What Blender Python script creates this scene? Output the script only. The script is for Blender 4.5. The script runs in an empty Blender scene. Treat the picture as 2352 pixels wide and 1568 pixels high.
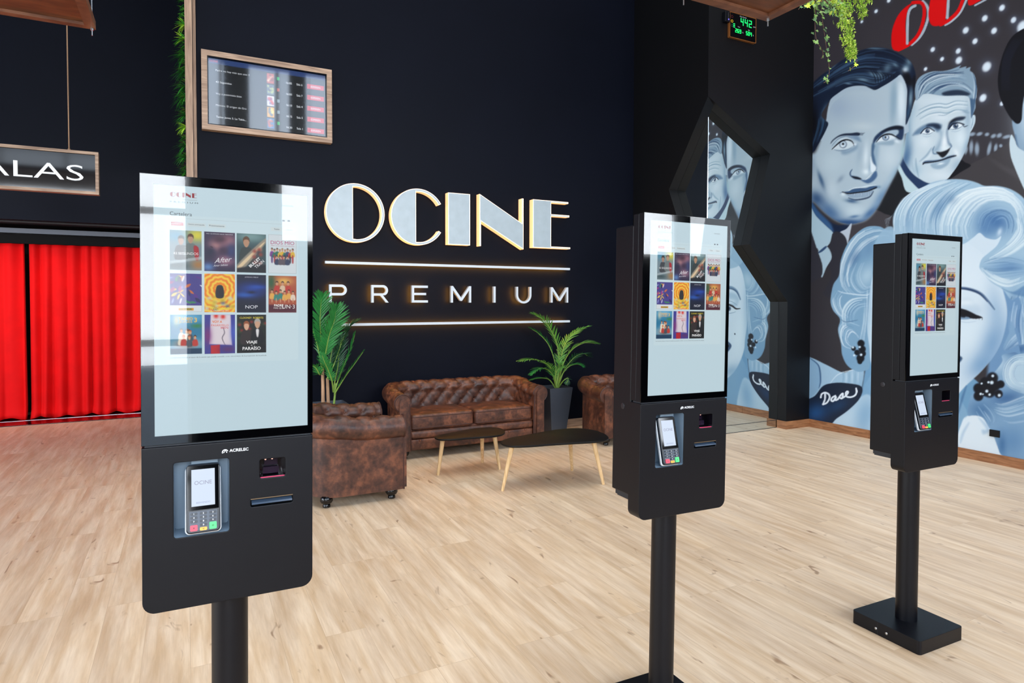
import bpy, bmesh, math, random
import numpy as np
from mathutils import Vector, Matrix
C = bpy.context.scene.collection
SC = bpy.context.scene
PI = math.pi
R = math.radians

# ------------------------------------------------------------------ camera
CAMZ = 1.5
cam_d = bpy.data.cameras.new('camera'); cam = bpy.data.objects.new('camera', cam_d); C.objects.link(cam)
cam_d.sensor_width = 36.0; cam_d.lens = 36.0 * 1469.0 / 2352.0
cam_d.shift_y = -(784.0 - 730.2) / 2352.0
cam_d.clip_start = 0.05; cam_d.clip_end = 200
YAW, PITCH, ROLL = 0.4711, 0.0261, 0.00115
_r = Vector((math.cos(YAW), -math.sin(YAW), 0)); _f = Vector((math.sin(YAW), math.cos(YAW), 0)); _u = Vector((0, 0, 1))
_f2 = _f * math.cos(PITCH) - _u * math.sin(PITCH); _u2 = _u * math.cos(PITCH) + _f * math.sin(PITCH)
_r2 = _r * math.cos(ROLL) + _u2 * math.sin(ROLL); _u3 = _u2 * math.cos(ROLL) - _r * math.sin(ROLL)
m = Matrix((( _r2.x, _u3.x, -_f2.x), (_r2.y, _u3.y, -_f2.y), (_r2.z, _u3.z, -_f2.z))).to_4x4()
m.translation = Vector((0, 0, CAMZ)); cam.matrix_world = m
SC.camera = cam

# ------------------------------------------------------------------ world, exposure, window light
SC.view_settings.view_transform = 'Standard'; SC.view_settings.look = 'None'
SC.view_settings.exposure = 0.0; SC.view_settings.gamma = 1.0
SC.view_settings.use_curve_mapping = False
W = bpy.data.worlds.new('World'); SC.world = W; W.use_nodes = True
nt = W.node_tree; bg = nt.nodes['Background']
tc = nt.nodes.new('ShaderNodeTexCoord'); sp = nt.nodes.new('ShaderNodeSeparateXYZ')
cr = nt.nodes.new('ShaderNodeValToRGB')
nt.links.new(tc.outputs['Generated'], sp.inputs[0]); nt.links.new(sp.outputs['Z'], cr.inputs[0])
cr.color_ramp.elements[0].position = 0.0; cr.color_ramp.elements[0].color = (0.80, 0.86, 0.92, 1)
cr.color_ramp.elements[1].position = 0.6; cr.color_ramp.elements[1].color = (0.50, 0.70, 1.0, 1)
nt.links.new(cr.outputs[0], bg.inputs[0]); bg.inputs[1].default_value = 3.2

def area(name, loc, rot, sx, sy, power, col):
    l = bpy.data.lights.new(name, 'AREA'); l.shape = 'RECTANGLE'; l.size = sx; l.size_y = sy
    l.energy = power; l.color = col
    o = bpy.data.objects.new(name, l); o.location = loc; o.rotation_euler = rot; C.objects.link(o)
    return o
# daylight entering by the tall glazing behind the photographer, and by the glazed front on the left
area('window_light_rear', (0.3, -3.75, 2.5), (R(80), 0, 0), 12.5, 3.4, 1250, (0.90, 0.95, 1.0))
area('window_light_left', (-8.9, 2.6, 2.0), (R(82), 0, R(-90)), 8.5, 2.6, 440, (0.92, 0.96, 1.0))
# the hall's ceiling panels
cl_ = area('ceiling_panel_light', (2.8, 2.4, 7.3), (0, 0, 0), 7.6, 6.4, 225, (1.0, 0.97, 0.93)); cl_.data.spread = R(110)
area('ceiling_panel_light_foyer', (-2.6, 7.4, 6.8), (0, 0, 0), 3.0, 3.0, 12, (1.0, 0.95, 0.9))
fd_ = area('curtain_fill_light', (-2.2, 8.9, 3.3), (R(30), 0, 0), 3.8, 0.5, 14, (1.0, 0.93, 0.86)); fd_.data.spread = R(80)  # unseen fill lamp added in mid-air to brighten the red curtains

# ------------------------------------------------------------------ pixel rays of the 2352x1568 frame, used to place measured outlines
def ray(px, py):
    return _f2 + _r2 * ((px - 1176.0) / 1469.0) - _u3 * ((py - 730.2) / 1469.0)
def at(px, py, ax, v):
    d = ray(px, py); o = Vector((0, 0, CAMZ)); t = (v - o[ax]) / d[ax]
    return o + d * t
def pj(P):
    d = Vector(P) - Vector((0, 0, CAMZ)); z = d.dot(_f2)
    return (1176 + 1469 * d.dot(_r2) / z, 730.2 - 1469 * d.dot(_u3) / z)

# ------------------------------------------------------------------ materials
def lin(c):
    return tuple((x / 255.0) ** 2.2 for x in c)
MATS = {}
def mat(name, col, rough=0.5, metal=0.0, emis=None, estr=0.0, noise=0.0, nscale=8.0, bump=0.0, bscale=60.0, spec=0.5, coat=0.0, trans=0.0, stretch=None):
    if name in MATS: return MATS[name]
    M = bpy.data.materials.new(name); M.use_nodes = True; n = M.node_tree.nodes; L = M.node_tree.links
    b = n['Principled BSDF']
    b.inputs['Base Color'].default_value = (*col, 1); b.inputs['Roughness'].default_value = rough
    b.inputs['Metallic'].default_value = metal; b.inputs['Specular IOR Level'].default_value = spec
    b.inputs['Coat Weight'].default_value = coat
    if trans: b.inputs['Transmission Weight'].default_value = trans
    if emis: b.inputs['Emission Color'].default_value = (*emis, 1); b.inputs['Emission Strength'].default_value = estr
    if noise or bump:
        t = n.new('ShaderNodeTexCoord'); mp = n.new('ShaderNodeMapping'); L.new(t.outputs['Object'], mp.inputs[0])
        if stretch: mp.inputs['Scale'].default_value = stretch
    if noise:
        nz = n.new('ShaderNodeTexNoise'); nz.inputs['Scale'].default_value = nscale; nz.inputs['Detail'].default_value = 5
        L.new(mp.outputs[0], nz.inputs[0])
        r = n.new('ShaderNodeValToRGB'); L.new(nz.outputs[0], r.inputs[0])
        r.color_ramp.elements[0].position = 0.3; r.color_ramp.elements[0].color = (*[c * (1 - noise) for c in col], 1)
        r.color_ramp.elements[1].position = 0.7; r.color_ramp.elements[1].color = (*[min(1, c * (1 + noise)) for c in col], 1)
        L.new(r.outputs[0], b.inputs['Base Color'])
    if bump:
        nb = n.new('ShaderNodeTexNoise'); nb.inputs['Scale'].default_value = bscale; nb.inputs['Detail'].default_value = 4
        L.new(mp.outputs[0], nb.inputs[0]); bn = n.new('ShaderNodeBump'); bn.inputs['Strength'].default_value = bump; bn.inputs['Distance'].default_value = 0.01
        L.new(nb.outputs[0], bn.inputs['Height']); L.new(bn.outputs[0], b.inputs['Normal'])
    MATS[name] = M
    return M

def wood_mat(name, c1, c2, scale=(14, 14, 1.2), rough=0.5):
    if name in MATS: return MATS[name]
    M = bpy.data.materials.new(name); M.use_nodes = True; n = M.node_tree.nodes; L = M.node_tree.links
    b = n['Principled BSDF']; b.inputs['Roughness'].default_value = rough
    t = n.new('ShaderNodeTexCoord'); mp = n.new('ShaderNodeMapping'); mp.inputs['Scale'].default_value = scale
    L.new(t.outputs['Object'], mp.inputs[0])
    nz = n.new('ShaderNodeTexNoise'); nz.inputs['Scale'].default_value = 2.5; nz.inputs['Detail'].default_value = 7; nz.inputs['Distortion'].default_value = 0.8
    L.new(mp.outputs[0], nz.inputs[0])
    r = n.new('ShaderNodeValToRGB'); r.color_ramp.elements[0].position = 0.33; r.color_ramp.elements[1].position = 0.68
    r.color_ramp.elements[0].color = (*c1, 1); r.color_ramp.elements[1].color = (*c2, 1)
    L.new(nz.outputs[0], r.inputs[0]); L.new(r.outputs[0], b.inputs['Base Color'])
    bn = n.new('ShaderNodeBump'); bn.inputs['Strength'].default_value = 0.15; bn.inputs['Distance'].default_value = 0.004
    L.new(nz.outputs[0], bn.inputs['Height']); L.new(bn.outputs[0], b.inputs['Normal'])
    MATS[name] = M
    return M

def floor_mat():
    M = bpy.data.materials.new('oak_plank_floor'); M.use_nodes = True; n = M.node_tree.nodes; L = M.node_tree.links
    b = n['Principled BSDF']
    t = n.new('ShaderNodeTexCoord')
    mp = n.new('ShaderNodeMapping'); mp.inputs['Rotation'].default_value = (0, 0, R(90)); L.new(t.outputs['Object'], mp.inputs[0])
    br = n.new('ShaderNodeTexBrick'); L.new(mp.outputs[0], br.inputs[0])
    br.inputs['Scale'].default_value = 1.0; br.inputs['Brick Width'].default_value = 1.22; br.inputs['Row Height'].default_value = 0.18
    br.inputs['Mortar Size'].default_value = 0.0008; br.inputs['Mortar Smooth'].default_value = 0.3
    br.offset = 0.37; br.offset_frequency = 3
    br.inputs['Color1'].default_value = (0, 0, 0, 1); br.inputs['Color2'].default_value = (1, 1, 1, 1); br.inputs['Mortar'].default_value = (0.5, 0.5, 0.5, 1)
    # grain, shifted plank by plank
    sx = n.new('ShaderNodeVectorMath'); sx.operation = 'MULTIPLY'; L.new(br.outputs['Color'], sx.inputs[0]); sx.inputs[1].default_value = (7, 31, 3)
    ad = n.new('ShaderNodeVectorMath'); ad.operation = 'ADD'; L.new(t.outputs['Object'], ad.inputs[0]); L.new(sx.outputs[0], ad.inputs[1])
    def noise(sc, vec, det=5, dist=0.0):
        m_ = n.new('ShaderNodeMapping'); m_.inputs['Scale'].default_value = vec; L.new(ad.outputs[0], m_.inputs[0])
        z = n.new('ShaderNodeTexNoise'); z.inputs['Scale'].default_value = sc; z.inputs['Detail'].default_value = det; z.inputs['Distortion'].default_value = dist
        L.new(m_.outputs[0], z.inputs[0]); return z.outputs[0]
    g1 = noise(1.0, (24, 2.0, 1), 8, 0.35); g2 = noise(1.0, (7, 1.2, 1), 3, 0.3); g3 = noise(1.0, (15, 5.5, 1), 2, 1.0); g4 = noise(1.0, (110, 9.0, 1), 5, .6)
    def ramp(src, p0, c0, p1, c1):
        r = n.new('ShaderNodeValToRGB'); L.new(src, r.inputs[0]); e = r.color_ramp.elements
        e[0].position = p0; e[0].color = (*c0, 1); e[1].position = p1; e[1].color = (*c1, 1); return r.outputs[0]
    def mix(a, b_, f, mode='MIX'):
        x = n.new('ShaderNodeMix'); x.data_type = 'RGBA'; x.blend_type = mode
        if isinstance(f, float): x.inputs[0].default_value = f
        else: L.new(f, x.inputs[0])
        for i, s in ((6, a), (7, b_)):
            if isinstance(s, tuple): x.inputs[i].default_value = (*s, 1)
            else: L.new(s, x.inputs[i])
        return x.outputs[2]
    base = ramp(g1, 0.34, lin((213, 184, 150)), 0.66, lin((235, 213, 186)))
    base = mix(base, ramp(g2, 0.35, (0.80, 0.76, 0.74), 0.65, (1.06, 1.05, 1.03)), 0.6, 'MULTIPLY')
    base = mix(base, ramp(g4, 0.3, (0.88, 0.86, 0.84), 0.6, (1.03, 1.03, 1.03)), 0.6, 'MULTIPLY')
    base = mix(base, ramp(br.outputs['Color'], 0.0, (0.94, 0.93, 0.92), 1.0, (1.02, 1.02, 1.02)), 0.6, 'MULTIPLY')
    base = mix(base, ramp(g3, 0.68, (1, 1, 1), 0.77, (0.42, 0.33, 0.28)), 0.8, 'MULTIPLY')
    base = mix(base, mix(base, lin((150, 120, 90)), 0.45), br.outputs['Fac'])
    L.new(base, b.inputs['Base Color'])
    b.inputs['Roughness'].default_value = 0.42
    rr = n.new('ShaderNodeMapRange'); L.new(g1, rr.inputs[0]); rr.inputs[3].default_value = 0.34; rr.inputs[4].default_value = 0.5
    L.new(rr.outputs[0], b.inputs['Roughness'])
    bn = n.new('ShaderNodeBump'); bn.inputs['Strength'].default_value = 0.08; bn.inputs['Distance'].default_value = 0.002
    L.new(g4, bn.inputs['Height']); L.new(bn.outputs[0], b.inputs['Normal'])
    return M

def leather_mat(name='brown_leather', lo=(50, 31, 26), mid=(82, 50, 38), hi=(120, 74, 53)):
    if name in MATS: return MATS[name]
    M = bpy.data.materials.new(name); M.use_nodes = True; n = M.node_tree.nodes; L = M.node_tree.links
    b = n['Principled BSDF']
    t = n.new('ShaderNodeTexCoord')
    a = n.new('ShaderNodeTexNoise'); a.inputs['Scale'].default_value = 5.5; a.inputs['Detail'].default_value = 4; a.inputs['Roughness'].default_value = 0.7; a.inputs['Distortion'].default_value = 0.1
    c = n.new('ShaderNodeTexNoise'); c.inputs['Scale'].default_value = 24; c.inputs['Detail'].default_value = 9; c.inputs['Distortion'].default_value = 0.15
    L.new(t.outputs['Object'], a.inputs[0]); L.new(t.outputs['Object'], c.inputs[0])
    mm = n.new('ShaderNodeMath'); mm.operation = 'MULTIPLY_ADD'; L.new(c.outputs[0], mm.inputs[0]); mm.inputs[1].default_value = 0.55
    m2 = n.new('ShaderNodeMath'); m2.operation = 'MULTIPLY'; L.new(a.outputs[0], m2.inputs[0]); m2.inputs[1].default_value = 0.9
    L.new(m2.outputs[0], mm.inputs[2])
    r = n.new('ShaderNodeValToRGB'); L.new(mm.outputs[0], r.inputs[0]); e = r.color_ramp.elements
    e[0].position = 0.55; e[0].color = (*lin(lo), 1); e[1].position = 0.90; e[1].color = (*lin(hi), 1)
    k = e.new(0.73); k.color = (*lin(mid), 1)
    L.new(r.outputs[0], b.inputs['Base Color'])
    rr = n.new('ShaderNodeMapRange'); L.new(c.outputs[0], rr.inputs[0]); rr.inputs[3].default_value = 0.32; rr.inputs[4].default_value = 0.55
    L.new(rr.outputs[0], b.inputs['Roughness'])
    bn = n.new('ShaderNodeBump'); bn.inputs['Strength'].default_value = 0.25; bn.inputs['Distance'].default_value = 0.004
    d = n.new('ShaderNodeTexNoise'); d.inputs['Scale'].default_value = 160; L.new(t.outputs['Object'], d.inputs[0])
    L.new(d.outputs[0], bn.inputs['Height']); L.new(bn.outputs[0], b.inputs['Normal'])
    MATS[name] = M
    return M

def attr_mat(name, rough=0.55, emit=0.0, spec=0.5, dif=1.0):
    """colour comes from the mesh's own painted colour attribute (mural paint, screen picture)"""
    if name in MATS: return MATS[name]
    M = bpy.data.materials.new(name); M.use_nodes = True; n = M.node_tree.nodes; L = M.node_tree.links
    b = n['Principled BSDF']; a = n.new('ShaderNodeVertexColor'); a.layer_name = 'paint'
    if dif: L.new(a.outputs[0], b.inputs['Base Color'])
    else: b.inputs['Base Color'].default_value = (0.01, 0.01, 0.01, 1)
    b.inputs['Roughness'].default_value = rough; b.inputs['Specular IOR Level'].default_value = spec
    if emit: L.new(a.outputs[0], b.inputs['Emission Color']); b.inputs['Emission Strength'].default_value = emit
    MATS[name] = M
    return M

def glass_mat(name='clear_glass', tint=(1, 1, 1), ior=1.5, boost=1.0):
    if name in MATS: return MATS[name]
    M = bpy.data.materials.new(name); M.use_nodes = True; n = M.node_tree.nodes; L = M.node_tree.links
    for x in list(n):
        if x.type != 'OUTPUT_MATERIAL': n.remove(x)
    out = [x for x in n if x.type == 'OUTPUT_MATERIAL'][0]
    tr = n.new('ShaderNodeBsdfTransparent'); tr.inputs[0].default_value = (*tint, 1)
    gl = n.new('ShaderNodeBsdfGlossy'); gl.inputs['Roughness'].default_value = 0.015
    fr = n.new('ShaderNodeFresnel'); fr.inputs[0].default_value = ior
    ml = n.new('ShaderNodeMath'); ml.operation = 'MULTIPLY'; ml.use_clamp = True; ml.inputs[1].default_value = boost; L.new(fr.outputs[0], ml.inputs[0])
    mx = n.new('ShaderNodeMixShader'); L.new(ml.outputs[0], mx.inputs[0]); L.new(tr.outputs[0], mx.inputs[1]); L.new(gl.outputs[0], mx.inputs[2])
    L.new(mx.outputs[0], out.inputs[0])
    MATS[name] = M
    return M

WALL = mat('dark_navy_wall_paint', lin((17, 20, 30)), 0.5, noise=0.10, nscale=1.3, bump=0.05, bscale=240, spec=0.09)
WALLB = mat('black_cladding_paint', lin((13, 14, 18)), 0.5, noise=0.08, nscale=2.0, spec=.3)
BLACK = mat('black_powder_coat', lin((9, 12, 20)), 0.42, bump=0.04, bscale=900, spec=.32)
BEZEL = mat('gloss_black_bezel', lin((9, 10, 13)), 0.06, spec=0.6)
DARKIN = mat('dark_interior', lin((38, 42, 48)), 0.5)
GREYPL = mat('grey_recess_plastic', lin((112, 132, 150)), 0.45)
WHITE = mat('white_print', lin((235, 238, 240)), 0.5)
CHROME = mat('chrome', (0.75, 0.78, 0.8), 0.15, 1.0)
STEEL = mat('brushed_steel', (0.5, 0.52, 0.55), 0.3, 1.0)
BBWOOD = wood_mat('skirting_wood', lin((128, 84, 54)), lin((172, 120, 82)), (2.5, 2.5, 22))
OAKH = wood_mat('weathered_oak_frame_long', lin((134, 108, 90)), lin((188, 158, 134)), (1.2, 16, 16), 0.55)
OAK = wood_mat('weathered_oak_frame', lin((134, 108, 90)), lin((176, 146, 122)), (14, 14, 1.4), 0.55)
CANOPY = wood_mat('stained_canopy_wood', lin((84, 50, 30)), lin((118, 72, 44)), (2.0, 9, 9), 0.5)
CANOPYE = wood_mat('canopy_rim_wood', lin((96, 60, 42)), lin((132, 88, 64)), (3, 3, 9), 0.5)
TLEG = wood_mat('pale_ash_leg', lin((206, 164, 110)), lin((238, 204, 156)), (30, 30, 3), 0.45)
MIRROR = mat('mirror', (0.66, 0.73, 0.75), 0.0, 1.0)
LEATHER = leather_mat()

# ------------------------------------------------------------------ objects
def props(o, label=None, cat=None, group=None, kind=None):
    if label: o['label'] = label
    if cat: o['category'] = cat
    if group: o['group'] = group
    if kind: o['kind'] = kind
    return o
def thing(name, loc, label, cat, rotz=0.0, group=None):
    o = bpy.data.objects.new(name, None); C.objects.link(o); o.location = loc; o.rotation_euler = (0, 0, rotz)
    o.empty_display_size = 0.1
    return props(o, label, cat, group)
def link(name, me, parent=None, mats=None, loc=None, rot=None, smooth=False):
    o = bpy.data.objects.new(name, me); C.objects.link(o)
    if mats:
        for x in (mats if isinstance(mats, (list, tuple)) else [mats]): me.materials.append(x)
    if parent: o.parent = parent
    if loc is not None: o.location = loc
    if rot is not None: o.rotation_euler = rot
    if smooth: me.polygons.foreach_set('use_smooth', [True] * len(me.polygons))
    return o
def copy_tree(o, parent=None):
    c = o.copy(); C.objects.link(c)
    if parent: c.parent = parent
    for ch in [x for x in bpy.data.objects if x.parent == o]: copy_tree(ch, c)
    return c

class MB:
    """collects geometry into one mesh"""
    def __init__(s): s.v = []; s.f = []; s.m = []; s.c = []; s.cur = 0; s.col = (1, 1, 1)
    def add(s, vs, fs, mi=None, cols=None):
        o = len(s.v); s.v += [tuple(v) for v in vs]
        s.f += [tuple(i + o for i in f) for f in fs]; s.m += [s.cur if mi is None else mi] * len(fs)
        s.c += cols if cols is not None else [s.col] * len(vs)
    def box(s, x0, x1, y0, y1, z0, z1, mi=None):
        vs = [(x0, y0, z0), (x1, y0, z0), (x1, y1, z0), (x0, y1, z0), (x0, y0, z1), (x1, y0, z1), (x1, y1, z1), (x0, y1, z1)]
        s.add(vs, [(0, 3, 2, 1), (4, 5, 6, 7), (0, 1, 5, 4), (1, 2, 6, 5), (2, 3, 7, 6), (3, 0, 4, 7)], mi)
    def quad(s, a, b, c, d, mi=None): s.add([a, b, c, d], [(0, 1, 2, 3)], mi)
    def tube(s, pts, r, n=10, mi=None, cap=True):
        pts = [Vector(p) for p in pts]; rs = r if isinstance(r, (list, tuple)) else [r] * len(pts)
        o = []; fs = []; up = None
        for i, p in enumerate(pts):
            d = (pts[min(i + 1, len(pts) - 1)] - pts[max(i - 1, 0)]).normalized()
            if up is None:
                up = Vector((0, 0, 1)) if abs(d.z) < 0.9 else Vector((1, 0, 0))
            a = d.cross(up).normalized(); b = a.cross(d).normalized(); up = b
            for k in range(n):
                t = 2 * PI * k / n; o.append(p + (a * math.cos(t) + b * math.sin(t)) * rs[i])
        for i in range(len(pts) - 1):
            for k in range(n):
                fs.append((i * n + k, i * n + (k + 1) % n, (i + 1) * n + (k + 1) % n, (i + 1) * n + k))
        if cap: fs.append(tuple(range(n - 1, -1, -1))); fs.append(tuple(range((len(pts) - 1) * n, len(pts) * n)))
        s.add(o, fs, mi)
    def lathe(s, prof, c=(0, 0), n=24, mi=None):
        o = []; fs = []
        for r, z in prof:
            for k in range(n): o.append((c[0] + r * math.cos(2 * PI * k / n), c[1] + r * math.sin(2 * PI * k / n), z))
        for i in range(len(prof) - 1):
            for k in range(n): fs.append((i * n + k, i * n + (k + 1) % n, (i + 1) * n + (k + 1) % n, (i + 1) * n + k))
        fs.append(tuple(range(n - 1, -1, -1))); fs.append(tuple(range((len(prof) - 1) * n, len(prof) * n)))
        s.add(o, fs, mi)
    def ball(s, c, r, n=8, mi=None, sc=(1, 1, 1)):
        prof = []; o = []; fs = []
        for i in range(n + 1):
            a = PI * i / n
            for k in range(n * 2):
                b = PI * k / n; o.append((c[0] + r * sc[0] * math.sin(a) * math.cos(b), c[1] + r * sc[1] * math.sin(a) * math.sin(b), c[2] + r * sc[2] * math.cos(a)))
        for i in range(n):
            for k in range(n * 2): fs.append((i * 2 * n + k, (i + 1) * 2 * n + k, (i + 1) * 2 * n + (k + 1) % (2 * n), i * 2 * n + (k + 1) % (2 * n)))
        s.add(o, fs, mi)
    def prism(s, pts, axis, a, b, mi=None, sidemi=None):
        """2D outline (counter-clockwise) extruded along an axis; concave outlines allowed"""
        n = len(pts)
        def P(p, h): return {0: (h, p[0], p[1]), 1: (p[0], h, p[1]), 2: (p[0], p[1], h)}[axis]
        vs = [P(p, a) for p in pts] + [P(p, b) for p in pts]
        from mathutils.geometry import tessellate_polygon
        tris = tessellate_polygon([[Vector((p[0], p[1], 0)) for p in pts]])
        fs = [tuple(t) for t in tris] + [tuple(i + n for i in reversed(t)) for t in tris]
        s.add(vs, fs, mi)
        s.add(vs, [(i, (i + 1) % n, (i + 1) % n + n, i + n) for i in range(n)], sidemi if sidemi is not None else mi)
    def mesh(s, name):
        me = bpy.data.meshes.new(name); me.from_pydata(s.v, [], s.f); me.update()
        me.polygons.foreach_set('material_index', s.m)
        return me
    def build(s, name, mats, parent=None, smooth=False, loc=None, rot=None, bevel=0.0, seg=2, paint=False, fixn=True, merge=True):
        me = s.mesh(name)
        if paint:
            ca = me.color_attributes.new('paint', 'FLOAT_COLOR', 'POINT')
            a = np.ones((len(s.v), 4), dtype=np.float32); a[:, :3] = np.array(s.c, dtype=np.float32); ca.data.foreach_set('color', a.ravel())
        elif fixn:
            bm = bmesh.new(); bm.from_mesh(me)
            if merge: bmesh.ops.remove_doubles(bm, verts=bm.verts, dist=1e-6)
            bmesh.ops.recalc_face_normals(bm, faces=bm.faces)
            if bevel:
                es = [e for e in bm.edges if e.is_manifold and e.calc_face_angle(0) > R(35)]
                bmesh.ops.bevel(bm, geom=es, offset=bevel, segments=seg, profile=0.5, affect='EDGES', clamp_overlap=True)
            bm.to_mesh(me); bm.free()
        o = link(name, me, parent, mats, loc, rot, smooth)
        if smooth: autosmooth(me)
        return o
def autosmooth(me, ang=38):
    bm = bmesh.new(); bm.from_mesh(me)
    for e in bm.edges:
        e.smooth = e.is_manifold and e.calc_face_angle(0) < R(ang)
    for f in bm.faces: f.smooth = True
    bm.to_mesh(me); bm.free()

def plate(outline, holes, thick, bevel=0.0, res=1):
    """flat plate with holes; xz outline, front face at y=0, going back to y=thick; verts, faces"""
    cu = bpy.data.curves.new('tmp', 'CURVE'); cu.dimensions = '2D'; cu.fill_mode = 'BOTH'
    cu.extrude = thick / 2 - bevel; cu.bevel_depth = bevel; cu.bevel_resolution = 2; cu.offset = -bevel
    for pts in [outline] + holes:
        sp_ = cu.splines.new('POLY'); sp_.points.add(len(pts) - 1)
        for i, p in enumerate(pts): sp_.points[i].co = (p[0], p[1], 0, 1)
        sp_.use_cyclic_u = True
    ob = bpy.data.objects.new('tmp', cu); C.objects.link(ob)
    dg = bpy.context.evaluated_depsgraph_get(); me = ob.evaluated_get(dg).to_mesh()
    vs = [(v.co.x, thick / 2 - v.co.z, v.co.y) for v in me.vertices]; fs = [tuple(p.vertices) for p in me.polygons]
    ob.evaluated_get(dg).to_mesh_clear(); bpy.data.objects.remove(ob); bpy.data.curves.remove(cu)
    return vs, fs
def rrect(x0, x1, z0, z1, r, n=5, corners=(1, 1, 1, 1)):
    """rounded rectangle outline; corners bl, br, tr, tl"""
    out = []
    for (cx, cz, a0, on) in ((x0 + r, z0 + r, 180, corners[0]), (x1 - r, z0 + r, 270, corners[1]), (x1 - r, z1 - r, 0, corners[2]), (x0 + r, z1 - r, 90, corners[3])):
        if on:
            for k in range(n + 1):
                a = R(a0 + 90 * k / n); out.append((cx + r * math.cos(a), cz + r * math.sin(a)))
        else:
            out.append((cx + (-r if a0 in (180, 90) else r), cz + (-r if a0 in (180, 270) else r)))
    return out
_TXT = {}
def text_geo(s, bold=0.0, shear=0.0):
    if 'M' in s or 'm' in s or 'N' in s: bold = min(bold, .0)
    key = (s, bold, shear)
    if key in _TXT: return _TXT[key]
    cu = bpy.data.curves.new('tmp', 'FONT'); cu.body = s; cu.size = 1; cu.offset = bold; cu.shear = shear; cu.resolution_u = 3; cu.fill_mode = 'FRONT'
    ob = bpy.data.objects.new('tmp', cu); C.objects.link(ob)
    dg = bpy.context.evaluated_depsgraph_get(); me = ob.evaluated_get(dg).to_mesh()
    vs = [(v.co.x, v.co.y) for v in me.vertices]; fs = [tuple(p.vertices) for p in me.polygons]
    ob.evaluated_get(dg).to_mesh_clear(); bpy.data.objects.remove(ob); bpy.data.curves.remove(cu)
    x0 = min(v[0] for v in vs); x1 = max(v[0] for v in vs); y0 = min(v[1] for v in vs); y1 = max(v[1] for v in vs)
    _TXT[key] = ([((v[0] - x0), (v[1] - y0)) for v in vs], fs, x1 - x0, y1 - y0)
    return _TXT[key]
def put_text(mb, s, x, z, w=None, h=None, y=0.0, mi=None, bold=0.0, shear=0.0, anchor='l', col=None, rot=0.0):
    """text in the xz plane facing -y: lower left at x,z; fitted to width w and/or height h"""
    vs, fs, tw, th = text_geo(s, bold, shear)
    sz = (h / th) if h else (w / tw); sx = (w / tw) if w else sz
    if anchor == 'c': x -= sx * tw / 2
    if anchor == 'r': x -= sx * tw
    c, s_ = math.cos(rot), math.sin(rot)
    out = []
    for v in vs:
        a, b = v[0] * sx, v[1] * sz
        out.append((x + a * c - b * s_, y, z + a * s_ + b * c))
    mb.add(out, fs, mi, [col] * len(out) if col else None)

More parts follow.
